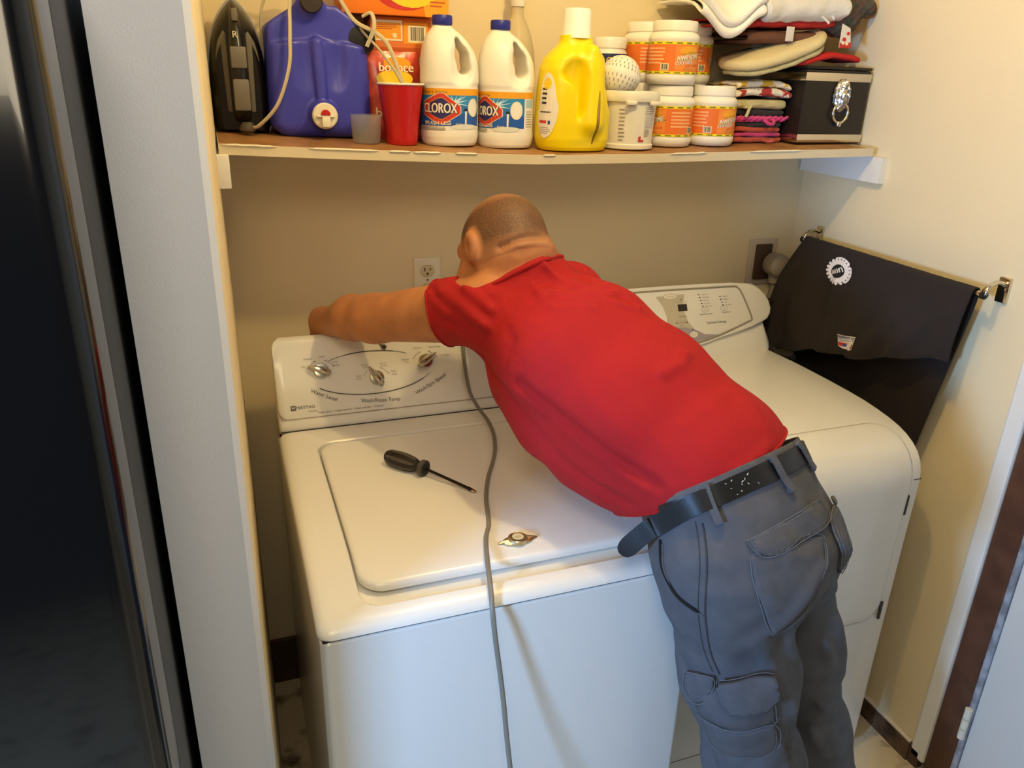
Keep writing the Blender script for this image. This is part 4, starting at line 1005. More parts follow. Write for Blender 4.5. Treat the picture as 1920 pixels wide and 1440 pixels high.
# ================================================================ black storage box with chrome bands and lion-head pull
zb = shelf_z(1.44, .72)+.001
M_blk = mat('black_lacquer', '1c1510', .42); M_chr = mat('polished_chrome', 'd8d0bd', .12, metal=1)
bn = thing('storage_box', 'black box with chrome bands and a lion knocker at the right shelf end', 'box', (1.437, .79, zb))
bx0, bx1, by0, by1, bh = 1.335, 1.541, .705, .885, .183
ob('box_body', box(BM(), bx0, by0, zb, bx1, by1, zb+bh-.004, .004), M_blk, bn)
ob('lid', box(BM(), bx0-.001, by0-.001, zb+bh-.0035, bx1+.001, by1+.001, zb+bh+.004, .003), M_blk, bn)
for z1, z2_ in ((.004, .024), (.152, .172)):
    ob('chrome_band', box(BM(), bx0-.0018, by0-.0018, zb+z1, bx1+.0012, by1+.001, zb+z2_, .0012), M_chr, bn)
lc = (1.452, by0-.002, zb+.105); M_sil = mat('crinkled_silver', 'cfc6b2', .25, metal=1)
bm = BM()
def ornate(n=40, m=16):
    L = []
    for i in range(m+1):
        r = math.sin(PI/2*i/m); l = []
        for k in range(n):
            t = 2*PI*k/n; x_ = .0255*(1+.04*math.cos(14*t))*r*math.cos(t); zz_ = .040*(1+.03*math.cos(14*t))*r*math.sin(t)
            h = .013*math.cos(PI/2*i/m)+.0035*math.sin(38*x_*26+20*zz_)*(1 if r < .98 else 0)*r+.003*nz((x_, 0, zz_), 170, 4)+(.007*math.exp(-((x_)/.006)**2-((zz_+.002)/.012)**2))
            if abs(abs(x_)-.008) < .003 and abs(zz_-.008) < .003: h -= .003
            l.append((lc[0]+x_, lc[1]-max(h, .0005), lc[2]+.014+zz_))
        L.append(l)
    return L[::-1]
ob('lion_mask', loops(bm, ornate()), M_sil, bn)
bm = BM(); R_ = []
for k in range(25):
    t = PI*(.12)+PI*(1.76)*k/24+PI/2; R_.append((lc[0]+.0235*math.cos(t), lc[1]-.008, lc[2]-.028+.024*math.sin(t)))
tube(bm, R_, [.0035+.0008*math.sin(k*2.4) for k in range(25)], 10)
lathe(bm, [(.001, -.008), (.006, -.006), (.0075, 0), (.006, .006), (.001, .008)], lc[0], lc[1]-.008, lc[2]-.055, 14)
ob('knocker_ring', bm, M_sil, bn)
ztop = zb+bh+.005
# ================================================================ pads, towels and the mitt on top
o = thing('oven_pad', 'red oven pad lying across the black box lid under the cream mitt', 'oven pad', (1.40, .78, ztop), None)
ob('pad', pad((1.418, .775, ztop+.016), .20, .13, .014, .03, .002, 51, RY(-4)@RX(1), lambda u, v: .016*max(0, -u)*0-.006*u*u+.010*(1-abs(u)), .2), mat('red_quilt', 'bf2018', .8, bump=.6, scale=400), o)
o = thing('oven_mitt', 'cream oven mitt slanting from the printed cloths up onto the black box', 'oven mitt', (1.30, .77, zc), None)
ob('mitt', pad((1.270, .765, 1.755), .285, .135, .026, .060, .003, 52, RY(-17)@RX(4), lambda u, v: .012*u*u-.004*v*v, .35), mat('cream_quilt', 'd8c794', .85, bump=.5, scale=300), o)
ob('mitt_lining', pad((1.278, .768, 1.735), .270, .125, .012, .055, .003, 53, RY(-17)@RX(3), lambda u, v: .012*u*u-.004*v*v, .2), mat('cloth_olive_cream'), o)
o = thing('folded_cloth', 'dark brown folded cloth tucked under the white towels left of the cream mitt', 'cloth', (1.22, .81, 1.77), None)
ob('cloth', cloth([(.90, 1.782), (.80, 1.780), (.742, 1.780), (.732, 1.790), (.745, 1.797), (.80, 1.798), (.90, 1.799)], 1.165, 1.40, .010, .003, 61, lambda u, y: .006*u), mat('umber_cloth', '6b4632', .85, bump=.5, scale=350), o)
o = thing('oven_pad', 'beige grey quilted pad squeezed between the jars and the cream mitt', 'oven pad', (1.20, .81, 1.74), None)
ob('pad', pad((1.235, .822, 1.748), .150, .11, .022, .04, .003, 58, RY(-6), lambda u, v: .006*u, .3), mat('beige_quilt', '9a8664', .85, bump=.5, scale=300), o)
o = thing('folded_cloth', 'red cloth showing between the dark cloth and the white towels', 'cloth', (1.22, .80, 1.80), None)
ob('cloth', cloth([(.90, 1.812), (.80, 1.812), (.735, 1.811), (.725, 1.818), (.74, 1.825), (.80, 1.826), (.90, 1.826)], 1.085, 1.415, .007, .003, 62, lambda u, y: .010*u), mat('red_cotton', 'b4231c', .8, bump=.4, scale=350), o)
bm = BM(); box(bm, 1.262, .7135, 1.782, 1.285, .7150, 1.815, .0005); ob('care_label', bm, mat('satin_label', 'd9cfc2', .4), o)
M_ter = mat('white_terry', 'f1ece0', .9, **terry)
o = thing('towel', 'thick white terry towel folded on the red cloth, right of the draped white cloth', 'towel', (1.30, .80, 1.83), None)
ob('towel', cloth([(.91, 1.838), (.80, 1.838), (.730, 1.836), (.706, 1.852), (.722, 1.872), (.80, 1.876), (.84, 1.878), (.80, 1.889), (.73, 1.890), (.712, 1.906), (.73, 1.922), (.80, 1.926), (.91, 1.926)], 1.187, 1.435, .021, .006, 71, lambda u, y: .016*u-.006), M_ter, o)
bm = BM(); tube(bm, spline([(1.345, .708, 1.846), (1.36, .700, 1.835), (1.372, .698, 1.826)], 4), .0028, 8); ob('loose_thread', bm, M_ter, o)
ob('loose_thread', tube(BM(), spline([(1.38, .708, 1.848), (1.388, .700, 1.836)], 4), .0024, 8), M_ter, o)
M_cot = mat('white_cotton', 'f3efe4', .85, bump=.3, scale=500)
o = thing('folded_cloth', 'smooth white folded cloth drooping over a jar at the left end of the towels', 'cloth', (1.08, .80, 1.86), None)
dz = lambda u, y: -.055*max(0, math.sin(PI*(u*.9+.08)))**2*max(0, min(1, (.80-y)/.09))
ob('cloth', cloth([(.91, 1.866), (.82, 1.864), (.752, 1.858), (.716, 1.842), (.702, 1.838), (.698, 1.848), (.712, 1.860), (.752, 1.872), (.82, 1.876), (.86, 1.878), (.82, 1.886), (.75, 1.884), (.712, 1.868), (.700, 1.864), (.696, 1.874), (.715, 1.890), (.76, 1.898), (.91, 1.902)], 1.010, 1.183, .0075, .003, 81, dz, 34, 5, lambda u, y, z: -.0*u), M_cot, o)
# patterned mitt at the right
o = thing('oven_mitt', 'dark patterned quilted oven mitt hanging over the towels toward the right wall', 'oven mitt', (1.45, .78, 1.82), None)
M_pat = mat('dark_floral_quilt', '5a4138', .9, c2='3c4a3e', cscale=60, cmin=.42, cmax=.6, bump=1.0, scale=120)
def mitt(P):
    q = P-A3((1.450, .755, 1.846))
    d = ell(q, (0, 0, .0), (.058, .036, .046))
    d = smin(d, cap(q, (-.03, .01, .03), (.0, .01, .05), .040, .034), .03)
    d = smin(d, cap(q, (.03, -.01, .022), (.072, -.012, .026), .021, .020), .016)
    d = smax(d, -ell(q, (.020, -.046, -.005), (.012, .010, .03))*.6, .01)
    x, z = q[:, 0], q[:, 2]
    return d-.0020*np.abs(np.sin((x+z)*125))-.0020*np.abs(np.sin((x-z)*125))+.0016
sdf_ob('mitt', mitt, (1.35, .69, 1.78), (1.56, .83, 1.95), .003, M_pat, o)
bm = BM(); tube(bm, [(1.522+.020*math.cos(t), .738, 1.868+.017*math.sin(t)) for t in [2*PI*i/20 for i in range(20)]], .0062, 8, closed=True); ob('binding', bm, mat('brown_binding', '5a3b28', .8), o)
o = thing('gift_tag', 'white and red heart tag hanging below the dark patterned mitt', 'tag', (1.435, .70, 1.79), None)
bm = BM(); hull_poly(bm, [(1.418, .702, 1.828), (1.444, .701, 1.818), (1.450, .697, 1.775), (1.414, .697, 1.772)], (0, -1, 0), .0012); ob('card', bm, mat('tag_card', 'ded6c4', .5), o)
p = Print(); p.poly([(-.018, .0), (.018, .002), (.0175, .014), (-.0175, .012)], RD); p.ell(-.005, .020, .006, .005, RD, 2); p.ell(.006, .034, .005, .004, RD, 2); p.ell(-.008, .012, .005, .004, CR, 3); p.ell(.004, .011, .005, .004, CR, 3)
p.build('tag_print', plane_map((1.432, .6968, 1.772), (1, 0, 0), (0, .09, 1), .0006), o)
# ================================================================ towel bar and T-shirt on the right wall
wx = lambda y: 1.526+(y-.3)*.0667 if y > .3 else 1.52+(y-.088)*.0283
tbar = thing('towel_bar', 'chrome towel bar on the right wall carrying the black T-shirt', 'towel bar', (1.50, .5, 1.27))
for y in (.180, .806):
    bm = BM(); xw = wx(y)
    box(bm, xw-.008, y-.014, 1.250, xw+.003, y+.014, 1.306, .003)
    ob('bracket_plate', bm, M_chr, tbar)
    bm = BM(); tube(bm, spline([(xw-.004, y, 1.288), (xw-.030, y, 1.296), (xw-.056, y, 1.285), (xw-.060, y, 1.272)], 5), .0085, 12, .6); ob('bracket_arm', bm, M_chr, tbar)
    bm = BM(); lathe(bm, [(.004, 0), (.009, .001), (.009, .010), (.004, .012)], n=18, M=Matrix.Translation((xw-.060, y+.006, 1.270)) @ RX(90)); ob('bar_end', bm, mat('black_plastic'), tbar)
bm = BM(); tube(bm, [(wx(.180)-.060, .180, 1.270), (wx(.806)-.060, .806, 1.270)], .0075, 14); ob('bar', bm, M_chr, tbar)
ts = thing('t_shirt', 'black T-shirt with a white round emblem folded over the towel bar', 'T-shirt', (1.46, .49, 1.27))
def cloth_pt(u, s, off=0):
    """u 0..1 from the far end to the near end, s metres along the drape (negative: wall side)"""
    y = .790-.590*u; bx_0 = wx(y)-.060; r = .0115
    ph = 3.1*u
    if abs(s) < r*PI/2:
        a = s/r; x = bx_0-r*math.sin(a); z = 1.270+r*math.cos(a); nx_, nz_ = -math.sin(a), math.cos(a)
    elif s > 0:
        d = s-r*PI/2
        x = bx_0-r-.055*(1-math.exp(-d/.16))*(.35+.65*(1-u)**.8)-.004*math.sin(9*u+d*14)*min(1, d*9)-.006*math.sin(21*u-d*20+1)*min(1, d*6)
        x -= .007*math.sin(26*u+6*d+2*math.sin(7*u))*min(1, d*5)*(.4+.6*(1-u))+.004*mnoise.noise(Vector((u*9, d*12, 2)))*min(1, d*9)
        x -= .014*math.exp(-((u-.33-(d*.20))/.03)**2)*min(1, d*9)+.012*math.exp(-((u-.70+(d-.1)*.9)/.045)**2)*min(1, d*6)-.010*math.exp(-((u-.60+(d-.1)*.5)/.03)**2)*min(1, d*6)+.010*math.exp(-((u-.85+(d-.1)*1.1)/.03)**2)*min(1, d*6)
        z = 1.270-d; nx_, nz_ = -1, .1
        y += .030*(1-u)**2*math.sin(min(d/.33, 1)*PI)*1.0+(.018*d/.3)*(1 if u > .5 else 1)+.02*(1-u)**3*d/.3
    else:
        d = -s-r*PI/2; x = bx_0+r+.012*(1-math.exp(-d/.2))+.003*math.sin(15*u+d*8)*min(1, d*8); z = 1.270-d; nx_, nz_ = 1, 0
        y += .18*d*u
    x = min(x, wx(y)-.006)
    return Vector((x+nx_*off, y, z+nz_*off))
def front_len(u): return .345-.165*u**1.1+.005*math.sin(13*u)+.003*math.sin(31*u+1)
def back_len(u): return .50
def drape(s0, s1, ns, nu=60):
    V, F = [], []
    for i in range(nu+1):
        u = i/nu; a, b = s0(u), s1(u)
        for j in range(ns+1): V.append(cloth_pt(u, a+(b-a)*j/ns))
    for i in range(nu):
        for j in range(ns): k = i*(ns+1)+j; F.append((k, k+1, k+ns+2, k+ns+1))
    return V, F
M_tee = mat('black_cotton', '221b19', .9, bump=.25, scale=600)
V, F = drape(lambda u: -back_len(u), lambda u: front_len(u), 90, 130)
te = raw('shirt_body', V, F, M_tee, ts); m_ = te.modifiers.new('s', 'SOLIDIFY'); m_.thickness = .0035; m_.offset = 0
# rolled sleeve hanging at the far lower corner
bm = BM(); tube(bm, spline([cloth_pt(.02, .20, .012), cloth_pt(.0, .27, .022), cloth_pt(.03, .325, .026), cloth_pt(.12, .345, .016), cloth_pt(.22, .335, .006)], 6), [.012+.012*math.sin(PI*i/24) for i in range(25)], 12, .7); ob('sleeve', bm, M_tee, ts)
bm = BM(); P = [cloth_pt(i/60, front_len(i/60)-.004, .0022) for i in range(61)]; tube(bm, P, .0028, 6); ob('hem', bm, M_tee, ts)
p = Print(.004); WT = INK('emblem_white', 'e8e4e2', .7); BKk = INK('tee_black', '221b19', .9)
n = 20; p.poly([((.030 if i % 2 else .0345)*math.cos(PI*i/n), (.037 if i % 2 else .042)*math.sin(PI*i/n)) for i in range(2*n)], WT, 1)
for i in range(n):
    t = 2*PI*(i+.5)/n; c, s = math.cos(t), math.sin(t); p.poly([((.0275)*c-.0022*s, .034*s+.0022*c), (.0275*c+.0022*s, .034*s-.0022*c), (.0312*c, .038*s)], BKk, 2)
p.ell(0, 0, .0185, .0200, BKk, 3, 36); p.text('UAW', 0, .0085, .021, WT, 4, width=.031, rot=180, bold=.0012)
ca, sa = math.cos(math.radians(34)), math.sin(math.radians(34))
p.build('emblem', lambda u, v, h: cloth_pt((.790-(.598-1.3*(u*ca-v*sa)))/.590, .064-.9*(u*sa+v*ca), .0036+h*4), ts)
p = Print(.004); p.poly([(-.0165, .018), (.0165, .018), (.0165, -.012), (.008, -.017), (-.008, -.017), (-.0165, -.012)], mat('label_white', 'd8d2cc', .6), 1)
p.rect(-.0155, .012, .0155, .016, INK('slate', '5d6486'), 2); p.rect(-.0155, .004, .0155, .0105, mat('label_lilac', '8a86a8', .6), 2); p.bars(-.0145, .0055, .0145, .0092, WT, 3, 18)
p.rect(-.0155, -.0105, .001, -.001, RD, 2); p.rect(-.006, -.0105, .001, -.004, BL, 3); p.rect(.0025, -.0105, .0155, -.001, mat('label_maroon', '8a1f2c', .6), 2); p.ell(.009, -.006, .004, .0025, WT, 3)
ca, sa = math.cos(math.radians(14)), math.sin(math.radians(14))
p.build('maker_label', lambda u, v, h: cloth_pt((.790-(.480-1.7*(u*ca-v*sa)))/.590, .228-(u*sa+v*ca), .0040+h*4), ts)
# ================================================================ grey cord and screwdriver on the washer
gc = thing('extension_cord', 'flat grey extension cord running from behind the washer down its front', 'cord', (.36, .2, .92))
zl = lambda y: .913+prof(y)+.004
P = [(.452, .835, 1.02), (.457, .815, 1.085), (.4575, .793, 1.116), (.456, .772, 1.114)]+[tuple(wp(x, v, .006)) for x, v in ((.453, .13), (.4515, .085), (.452, .045), (.457, .006))]+[(.470, .655, .925), (.474, .60, zl(.6)), (.462, .525, zl(.5)), (.440, .452, zl(.45)), (.415, .395, zl(.4)), (.383, .331, zl(.33)), (.353, .254, zl(.25)), (.331, .172, zl(.17)), (.311, .128, zl(.12)+.002), (.293, .066, .907), (.280, .010, .893), (.275, -.016, .868), (.277, -.028, .82), (.283, -.036, .76), (.288, -.045, .70), (.292, -.060, .62), (.300, -.085, .50), (.312, -.11, .36), (.325, -.12, .2), (.335, -.12, .06), (.36, -.13, .008), (.45, -.18, .007)]
bm = BM(); tube(bm, spline(P, 7), .0044, 12, .6); ob('cord', bm, mat('grey_cord', '7d7668', .45), gc)
sd = thing('screwdriver', 'flat-head screwdriver with black and grey handle lying on the washer lid', 'screwdriver', (.25, .42, .914))
a = Vector((.2015, .466, 0)); b = Vector((.343, .283, 0)); ax_ = (b-a).normalized()
fr_ = Matrix((( *Vector((ax_.y, -ax_.x, 0)), 0), (0, 0, 1, 0), (*ax_, 0), (0, 0, 0, 1))).transposed()
SM = Matrix.Translation((a.x, a.y, .9130+.0172)) @ fr_
ln = (b-a).length
bm = BM(); lathe(bm, [(.004, 0), (.011, .002), (.0145, .008), (.0160, .025), (.0166, .045), (.0155, .062), (.0128, .078), (.0108, .088), (.0108, .091), (.0162, .094), (.0168, .098), (.0160, .104), (.006, .106), (.004, .106)], n=36, M=SM, jag=lambda t, z: 1-.05*max(0, math.cos(6*t)) if z < .085 else 1); hd = ob('handle', bm, mat('black_rubber_grip', '1b1714', .5), sd)
bm = BM()
for k in range(6):
    t = 2*PI*k/6+.52; P = [SM@Vector((r*math.cos(t), r*math.sin(t), z)) for r, z in ((.0115, .006), (.0152, .018), (.0160, .045), (.0142, .068), (.0118, .080))]; tube(bm, spline(P, 4), [.0012+.0028*math.sin(PI*i/16) for i in range(17)], 8)
ob('grip_inlay', bm, mat('grey_grip', '4d483f', .45), hd)
bm = BM(); lathe(bm, [(.0150, .0935), (.0172, .095), (.0172, .103), (.0150, .1045)], n=36, M=SM, cap0=True); ob('collar', bm, mat('grey_grip'), hd)
tilt = SM
bm = BM(); L = []
for z, w_, t in ((.104, .0031, .0031), (ln-.022, .0031, .0031), (ln-.018, .0040, .0030), (ln-.010, .0042, .0022)): L.append([SM@Vector((w_*math.cos(q), t*math.sin(q)-(z-.104)*.100, z)) for q in [2*PI*i/16 for i in range(16)]])
ob('shaft', loops(bm, L), mat('black_oxide_steel', '241d19', .35, metal=.6), sd)
bm = BM(); L = []
for z, w_, t in ((ln-.010, .0042, .0022), (ln-.001, .0040, .0008)): L.append([SM@Vector((w_*math.cos(q), t*math.sin(q)-(z-.104)*.100, z)) for q in [2*PI*i/16 for i in range(16)]])
ob('blade_tip', loops(bm, L), M_chr, sd)
# ================================================================ the man
M_skin = mat('skin', 'bf8052', .55, c2='a86c43', cscale=16, bump=.15, scale=150, sss=.12, cmin=.35, cmax=.7)
V, F = nets(body_sdf, (.05, -.36, .03), (1.15, .98, 1.53), .006)
man = raw('person', V, F, M_skin)
tag(man, 'man in a red shirt and grey cargo trousers bending over the washer, reaching behind it', 'person')
# close-cropped hair: a thin cap over the skull, fading out at the bald crown and the hairline
V, F = nets(lambda P: body_sdf(P)-.0013, (.33, .30, 1.28), (.57, .58, 1.50), .0045)
q = (V-np.array(J['head']))@HF.T
lim = -.070+.35*np.clip(q[:, 1]+.02, 0, 1)+.055*np.clip((q[:, 1]-.0)/.06, 0, 1)
den = .85*np.clip((q[:, 2]-lim)/.05, 0, 1)*np.clip((.088-q[:, 1])/.03, 0, 1)
crown = np.linalg.norm((q-np.array((0, .018, .086)))/np.array((.058, .075, .04)), axis=1)
den = den*(.22+.78*np.clip((crown-.7)/.9, 0, 1))
ear = np.linalg.norm((np.stack([np.abs(q[:, 0]), q[:, 1], q[:, 2]], 1)-np.array((.086, -.004, -.022)))/np.array((.020, .024, .034)), axis=1); den = den*np.clip((ear-1.0)/.45, 0, 1)
V = V-grad(body_sdf, V.astype(np.float32))*(.0030*(1-np.clip(den*4, 0, 1)))[:, None]
keep = (den[F] > .0).any(1)
used = np.unique(F[keep]); mp = -np.ones(len(V), int); mp[used] = np.arange(len(used))
hair = raw('hair', V[used], mp[F[keep]], [], man, True)
at_ = hair.data.attributes.new('hair_amount', 'FLOAT', 'POINT'); at_.data.foreach_set('value', den[used].astype(np.float32))
mh = bpy.data.materials.new('cropped_hair'); mh.use_nodes = True; nt = mh.node_tree; b_ = nt.nodes['Principled BSDF']; b_.inputs['Roughness'].default_value = .6
a_ = nt.nodes.new('ShaderNodeAttribute'); a_.attribute_name = 'hair_amount'
tc = nt.nodes.new('ShaderNodeTexCoord'); n_ = nt.nodes.new('ShaderNodeTexNoise'); n_.inputs['Scale'].default_value = 420; n_.inputs['Detail'].default_value = 2
mm = nt.nodes.new('ShaderNodeMath'); mm.operation = 'MULTIPLY_ADD'; mm.inputs[1].default_value = .9; mm.inputs[2].default_value = -.45
m2 = nt.nodes.new('ShaderNodeMath'); m2.operation = 'MULTIPLY_ADD'; m2.use_clamp = True
mx = nt.nodes.new('ShaderNodeMix'); mx.data_type = 'RGBA'; mx.inputs[6].default_value = (*lin('bf8052'), 1); mx.inputs[7].default_value = (*lin('46301f'), 1)
L_ = nt.links.new; L_(tc.outputs['Object'], n_.inputs['Vector']); L_(n_.outputs['Fac'], mm.inputs[0]); L_(mm.outputs[0], m2.inputs[0]); L_(a_.outputs['Fac'], m2.inputs[1]); L_(a_.outputs['Fac'], m2.inputs[2])
L_(m2.outputs[0], mx.inputs[0]); L_(mx.outputs[2], b_.inputs['Base Color'])
hair.data.materials.append(mh)
# ---------------------------------------------------------------- red shirt
F1 = [(0.382,0.165,1.189),(0.431,0.113,1.148),(0.474,0.037,1.116),(0.513,-0.003,1.090),(0.542,-0.050,1.076)]
F2 = [(0.359,0.323,1.186),(0.364,0.212,1.166),(0.394,0.170,1.117),(0.440,0.100,1.056),(0.514,-0.004,1.018)]
F3 = [(0.484,0.312,1.361),(0.510,0.294,1.330),(0.539,0.250,1.326),(0.578,0.252,1.325)]
F4 = [(0.335,0.350,1.318),(0.346,0.333,1.308),(0.371,0.292,1.287)]
F5 = [(0.307,0.436,1.301),(0.326,0.336,1.283),(0.354,0.286,1.257)]
F6 = [(0.286,0.436,1.285),(0.308,0.362,1.261)]
F7 = [(0.463,0.278,1.318),(0.500,0.234,1.317),(0.585,0.232,1.318)]
F8 = [(0.460,0.221,1.304),(0.532,0.199,1.307)]
F9 = [(0.593,0.054,1.226),(0.635,0.067,1.232),(0.657,0.089,1.241)]
F10 = [(0.465,0.305,1.358),(0.450,0.293,1.331),(0.457,0.254,1.311)]
F11 = [(0.726,-0.075,1.128),(0.659,-0.101,1.108)]
F12 = [(0.373,0.306,1.303),(0.382,0.213,1.250),(0.351,0.205,1.196)]
SHIRT_FOLDS += [([(.300,.40,1.300),(.345,.37,1.275),(.385,.33,1.24)], .008, .007), ([(.30,.37,1.235),(.35,.34,1.225),(.38,.31,1.20)], .008, .006), ([(.56,.30,1.335),(.60,.24,1.32),(.63,.20,1.30)], .009, .007), ([(.48,.24,1.312),(.56,.215,1.314),(.62,.19,1.30)], .008, .006), ([(.70,.02,1.19),(.66,.00,1.18),(.60,-.02,1.16)], .010, .004), (F1, .009, -.007), (F2, .010, -.009), (F3, .011, .011), (F4, .009, .008), (F5, .010, .010), (F6, .008, .007), (F7, .010, .009), (F8, .008, .006), (F9, .011, .009), (F10, .009, .008), (F11, .012, .006), (F12, .009, -.006)]
for k, (dx, dy, dz_) in enumerate(((.02, -.012, .0), (-.018, .014, -.012))):
    SHIRT_FOLDS.append(([(x+dx, y+dy, z+dz_) for x, y, z in F1], .012, .003))
V, F = nets(shirt_sdf, (.20, -.22, .90), (.92, .70, 1.48), .0048)
me = bpy.data.meshes.new('s'); me.from_pydata([tuple(map(float, v)) for v in V], [], [tuple(map(int, f)) for f in F])
bm = BM(); bm.from_mesh(me); bpy.data.meshes.remove(me)
def cut(bm, co, no, near=None, rad=None):
    if near is None: g = bm.verts[:]+bm.edges[:]+bm.faces[:]
    else:
        n_ = Vector(near); fs = [f for f in bm.faces if (f.calc_center_median()-n_).length < rad]
        g = fs+list({e for f in fs for e in f.edges})+list({v for f in fs for v in f.verts})
    bmesh.ops.bisect_plane(bm, geom=g, plane_co=co, plane_no=no, clear_outer=True)
cut(bm, (.523, -.063, 1.024), (.423, -.496, -1.0))                        # hem
cut(bm, (.290, .42, 1.250), (-.72, .60, -.36), (.250, .50, 1.235), .13)      # left cuff
e_ = Vector(J['elbR'])-Vector(J['shR']); c_ = Vector(J['shR'])+e_*.62
cut(bm, c_, e_, c_+e_*.3, .12)                                            # right cuff
bmesh.ops.delete(bm, geom=[v for v in bm.verts if not v.link_faces], context='VERTS')
# keep the largest piece
seen, best = set(), []
for v0 in bm.verts:
    if v0 in seen: continue
    st_, comp = [v0], []
    seen.add(v0)
    while st_:
        v = st_.pop(); comp.append(v)
        for e in v.link_edges:
            o2 = e.other_vert(v)
            if o2 not in seen: seen.add(o2); st_.append(o2)
    if len(comp) > len(best): best = comp
bs = set(best); bmesh.ops.delete(bm, geom=[v for v in bm.verts if v not in bs], context='VERTS')
M_shirt = mat('red_knit_cotton', 'a2090e', .85, bump=.35, scale=700)
shirt = ob('shirt', bm, M_shirt, man, smooth='all')
m_ = shirt.modifiers.new('s', 'SOLIDIFY'); m_.thickness = .003; m_.offset = -1
# stitched edge bands
def edge_loops(o):
    bm = BM(); bm.from_mesh(o.data); bl_ = [e for e in bm.edges if len(e.link_faces) == 1]; out = []; left = set(bl_)
    while left:
        e = left.pop(); ch = [e.verts[0].co.copy(), e.verts[1].co.copy()]; v = e.verts[1]
        while True:
            nx_ = [k for k in v.link_edges if k in left]
            if not nx_: break
            left.discard(nx_[0]); v = nx_[0].other_vert(v); ch.append(v.co.copy())
        out.append(ch)
    bm.free(); return sorted(out, key=len, reverse=True)
# ribbed collar
nn = Vector((-.32, .50, .80)).normalized(); c0 = Vector((.459, .319, 1.366)); ax_ = Vector(hw(0, -.025, -.07)); nk = Vector(J['neck']); u_ = (ax_-nk).normalized()
c1 = nk+u_*((c0-nk).dot(nn)/u_.dot(nn)); a1 = nn.orthogonal().normalized(); a2 = nn.cross(a1)
dd_ = [a1*math.cos(2*PI*i/64)+a2*math.sin(2*PI*i/64) for i in range(64)]
O_ = np.array([c1-nn*.005+d*.05 for d in dd_], np.float32); D_ = np.array(dd_, np.float32); t_ = march(lambda q_: -shirt_sdf(q_), O_, D_, 120, .046)
bm = BM(); tube(bm, [Vector(O_[i])+Vector(D_[i])*float(t_[i]-.001) for i in range(64)], .0050, 8, closed=True); ob('collar', bm, M_shirt, shirt)
el = edge_loops(shirt); bm = BM()
for ch in el[:4]:
    if len(ch) > 20: tube(bm, ch[:-1:2], .0024, 6, closed=True)
ob('stitched_edge', bm, M_shirt, shirt)
# ---------------------------------------------------------------- trousers
TROUSER_FOLDS += [([(0.769,-0.193,0.969),(0.719,-0.211,0.932),(0.673,-0.210,0.881)], .012, .012), ([(.785,-.19,.955),(.735,-.21,.915),(.69,-.21,.872)], .010, -.008), ([(0.739,-0.187,0.825),(0.775,-0.185,0.757),(0.754,-0.211,0.704)], .012, .011), ([(0.656,-0.204,0.859),(0.719,-0.216,0.754)], .016, .009),
  ([(.79, -.19, .90), (.74, -.20, .86), (.70, -.205, .84)], .012, -.009), ([(.90, -.15, .62), (.86, -.16, .56), (.90, -.16, .50)], .012, .009), ([(.84, -.17, .80), (.88, -.15, .70)], .011, .010), ([(.70, -.21, .60), (.76, -.22, .56), (.80, -.21, .55)], .011, .009), ([(.60,-.16,.88),(.64,-.19,.85),(.69,-.20,.84)], .011, .005), ([(.88,-.15,.86),(.90,-.14,.76),(.93,-.13,.66)], .012, .008), ([(.84,-.17,.64),(.89,-.16,.60)], .010, .008), ([(.74,-.22,.72),(.77,-.21,.66),(.76,-.22,.60)], .010, .008)]
BN = Vector((-.28, .75, 1)).normalized(); BC = Vector((.70, -.01, 1.03))
V, F = nets(trouser_sdf, (.45, -.40, .05), (1.20, .16, 1.22), .006)
me = bpy.data.meshes.new('s'); me.from_pydata([tuple(map(float, v)) for v in V], [], [tuple(map(int, f)) for f in F])
bm = BM(); bm.from_mesh(me); bpy.data.meshes.remove(me)
cut(bm, BC+BN*.026, BN); cut(bm, (0, 0, .095), (0, 0, -1))
M_tr = mat('grey_canvas', '58575a', .85, c2='4c4c50', cscale=30, bump=.4, scale=900, cmin=.3, cmax=.7)
tr = ob('trousers', bm, M_tr, man, smooth='all'); m_ = tr.modifiers.new('s', 'SOLIDIFY'); m_.thickness = .003; m_.offset = -1
M_ti = mat('dark_grey_lining', '3c3a38', .9)
ax1 = BN.orthogonal().normalized(); ax2 = BN.cross(ax1)
def ring(h, off, n=96):
    dirs = [ax1*math.cos(2*PI*i/n)+ax2*math.sin(2*PI*i/n) for i in range(n)]
    O = np.array([BC+BN*h+d*.45 for d in dirs], np.float32); D = np.array([-d for d in dirs], np.float32)
    t = march(trouser_sdf, O, D); return [Vector(O[i])+Vector(D[i])*(float(t[i])-off) for i in range(n)]
bm = BM(); loops(bm, [ring(-.017, .001), ring(-.017, .0048), ring(.017, .0048), ring(.017, .001)], closed=True)
M_belt = mat('black_leather', '17140f', .42, c2='1d1915', cscale=18, bump=.05, scale=200)
belt = ob('belt', bm, M_belt, man)
rg = ring(0, .0075); far = min(range(len(rg)), key=lambda i: (rg[i]-Vector((.549, -.069, 1.024))).length)
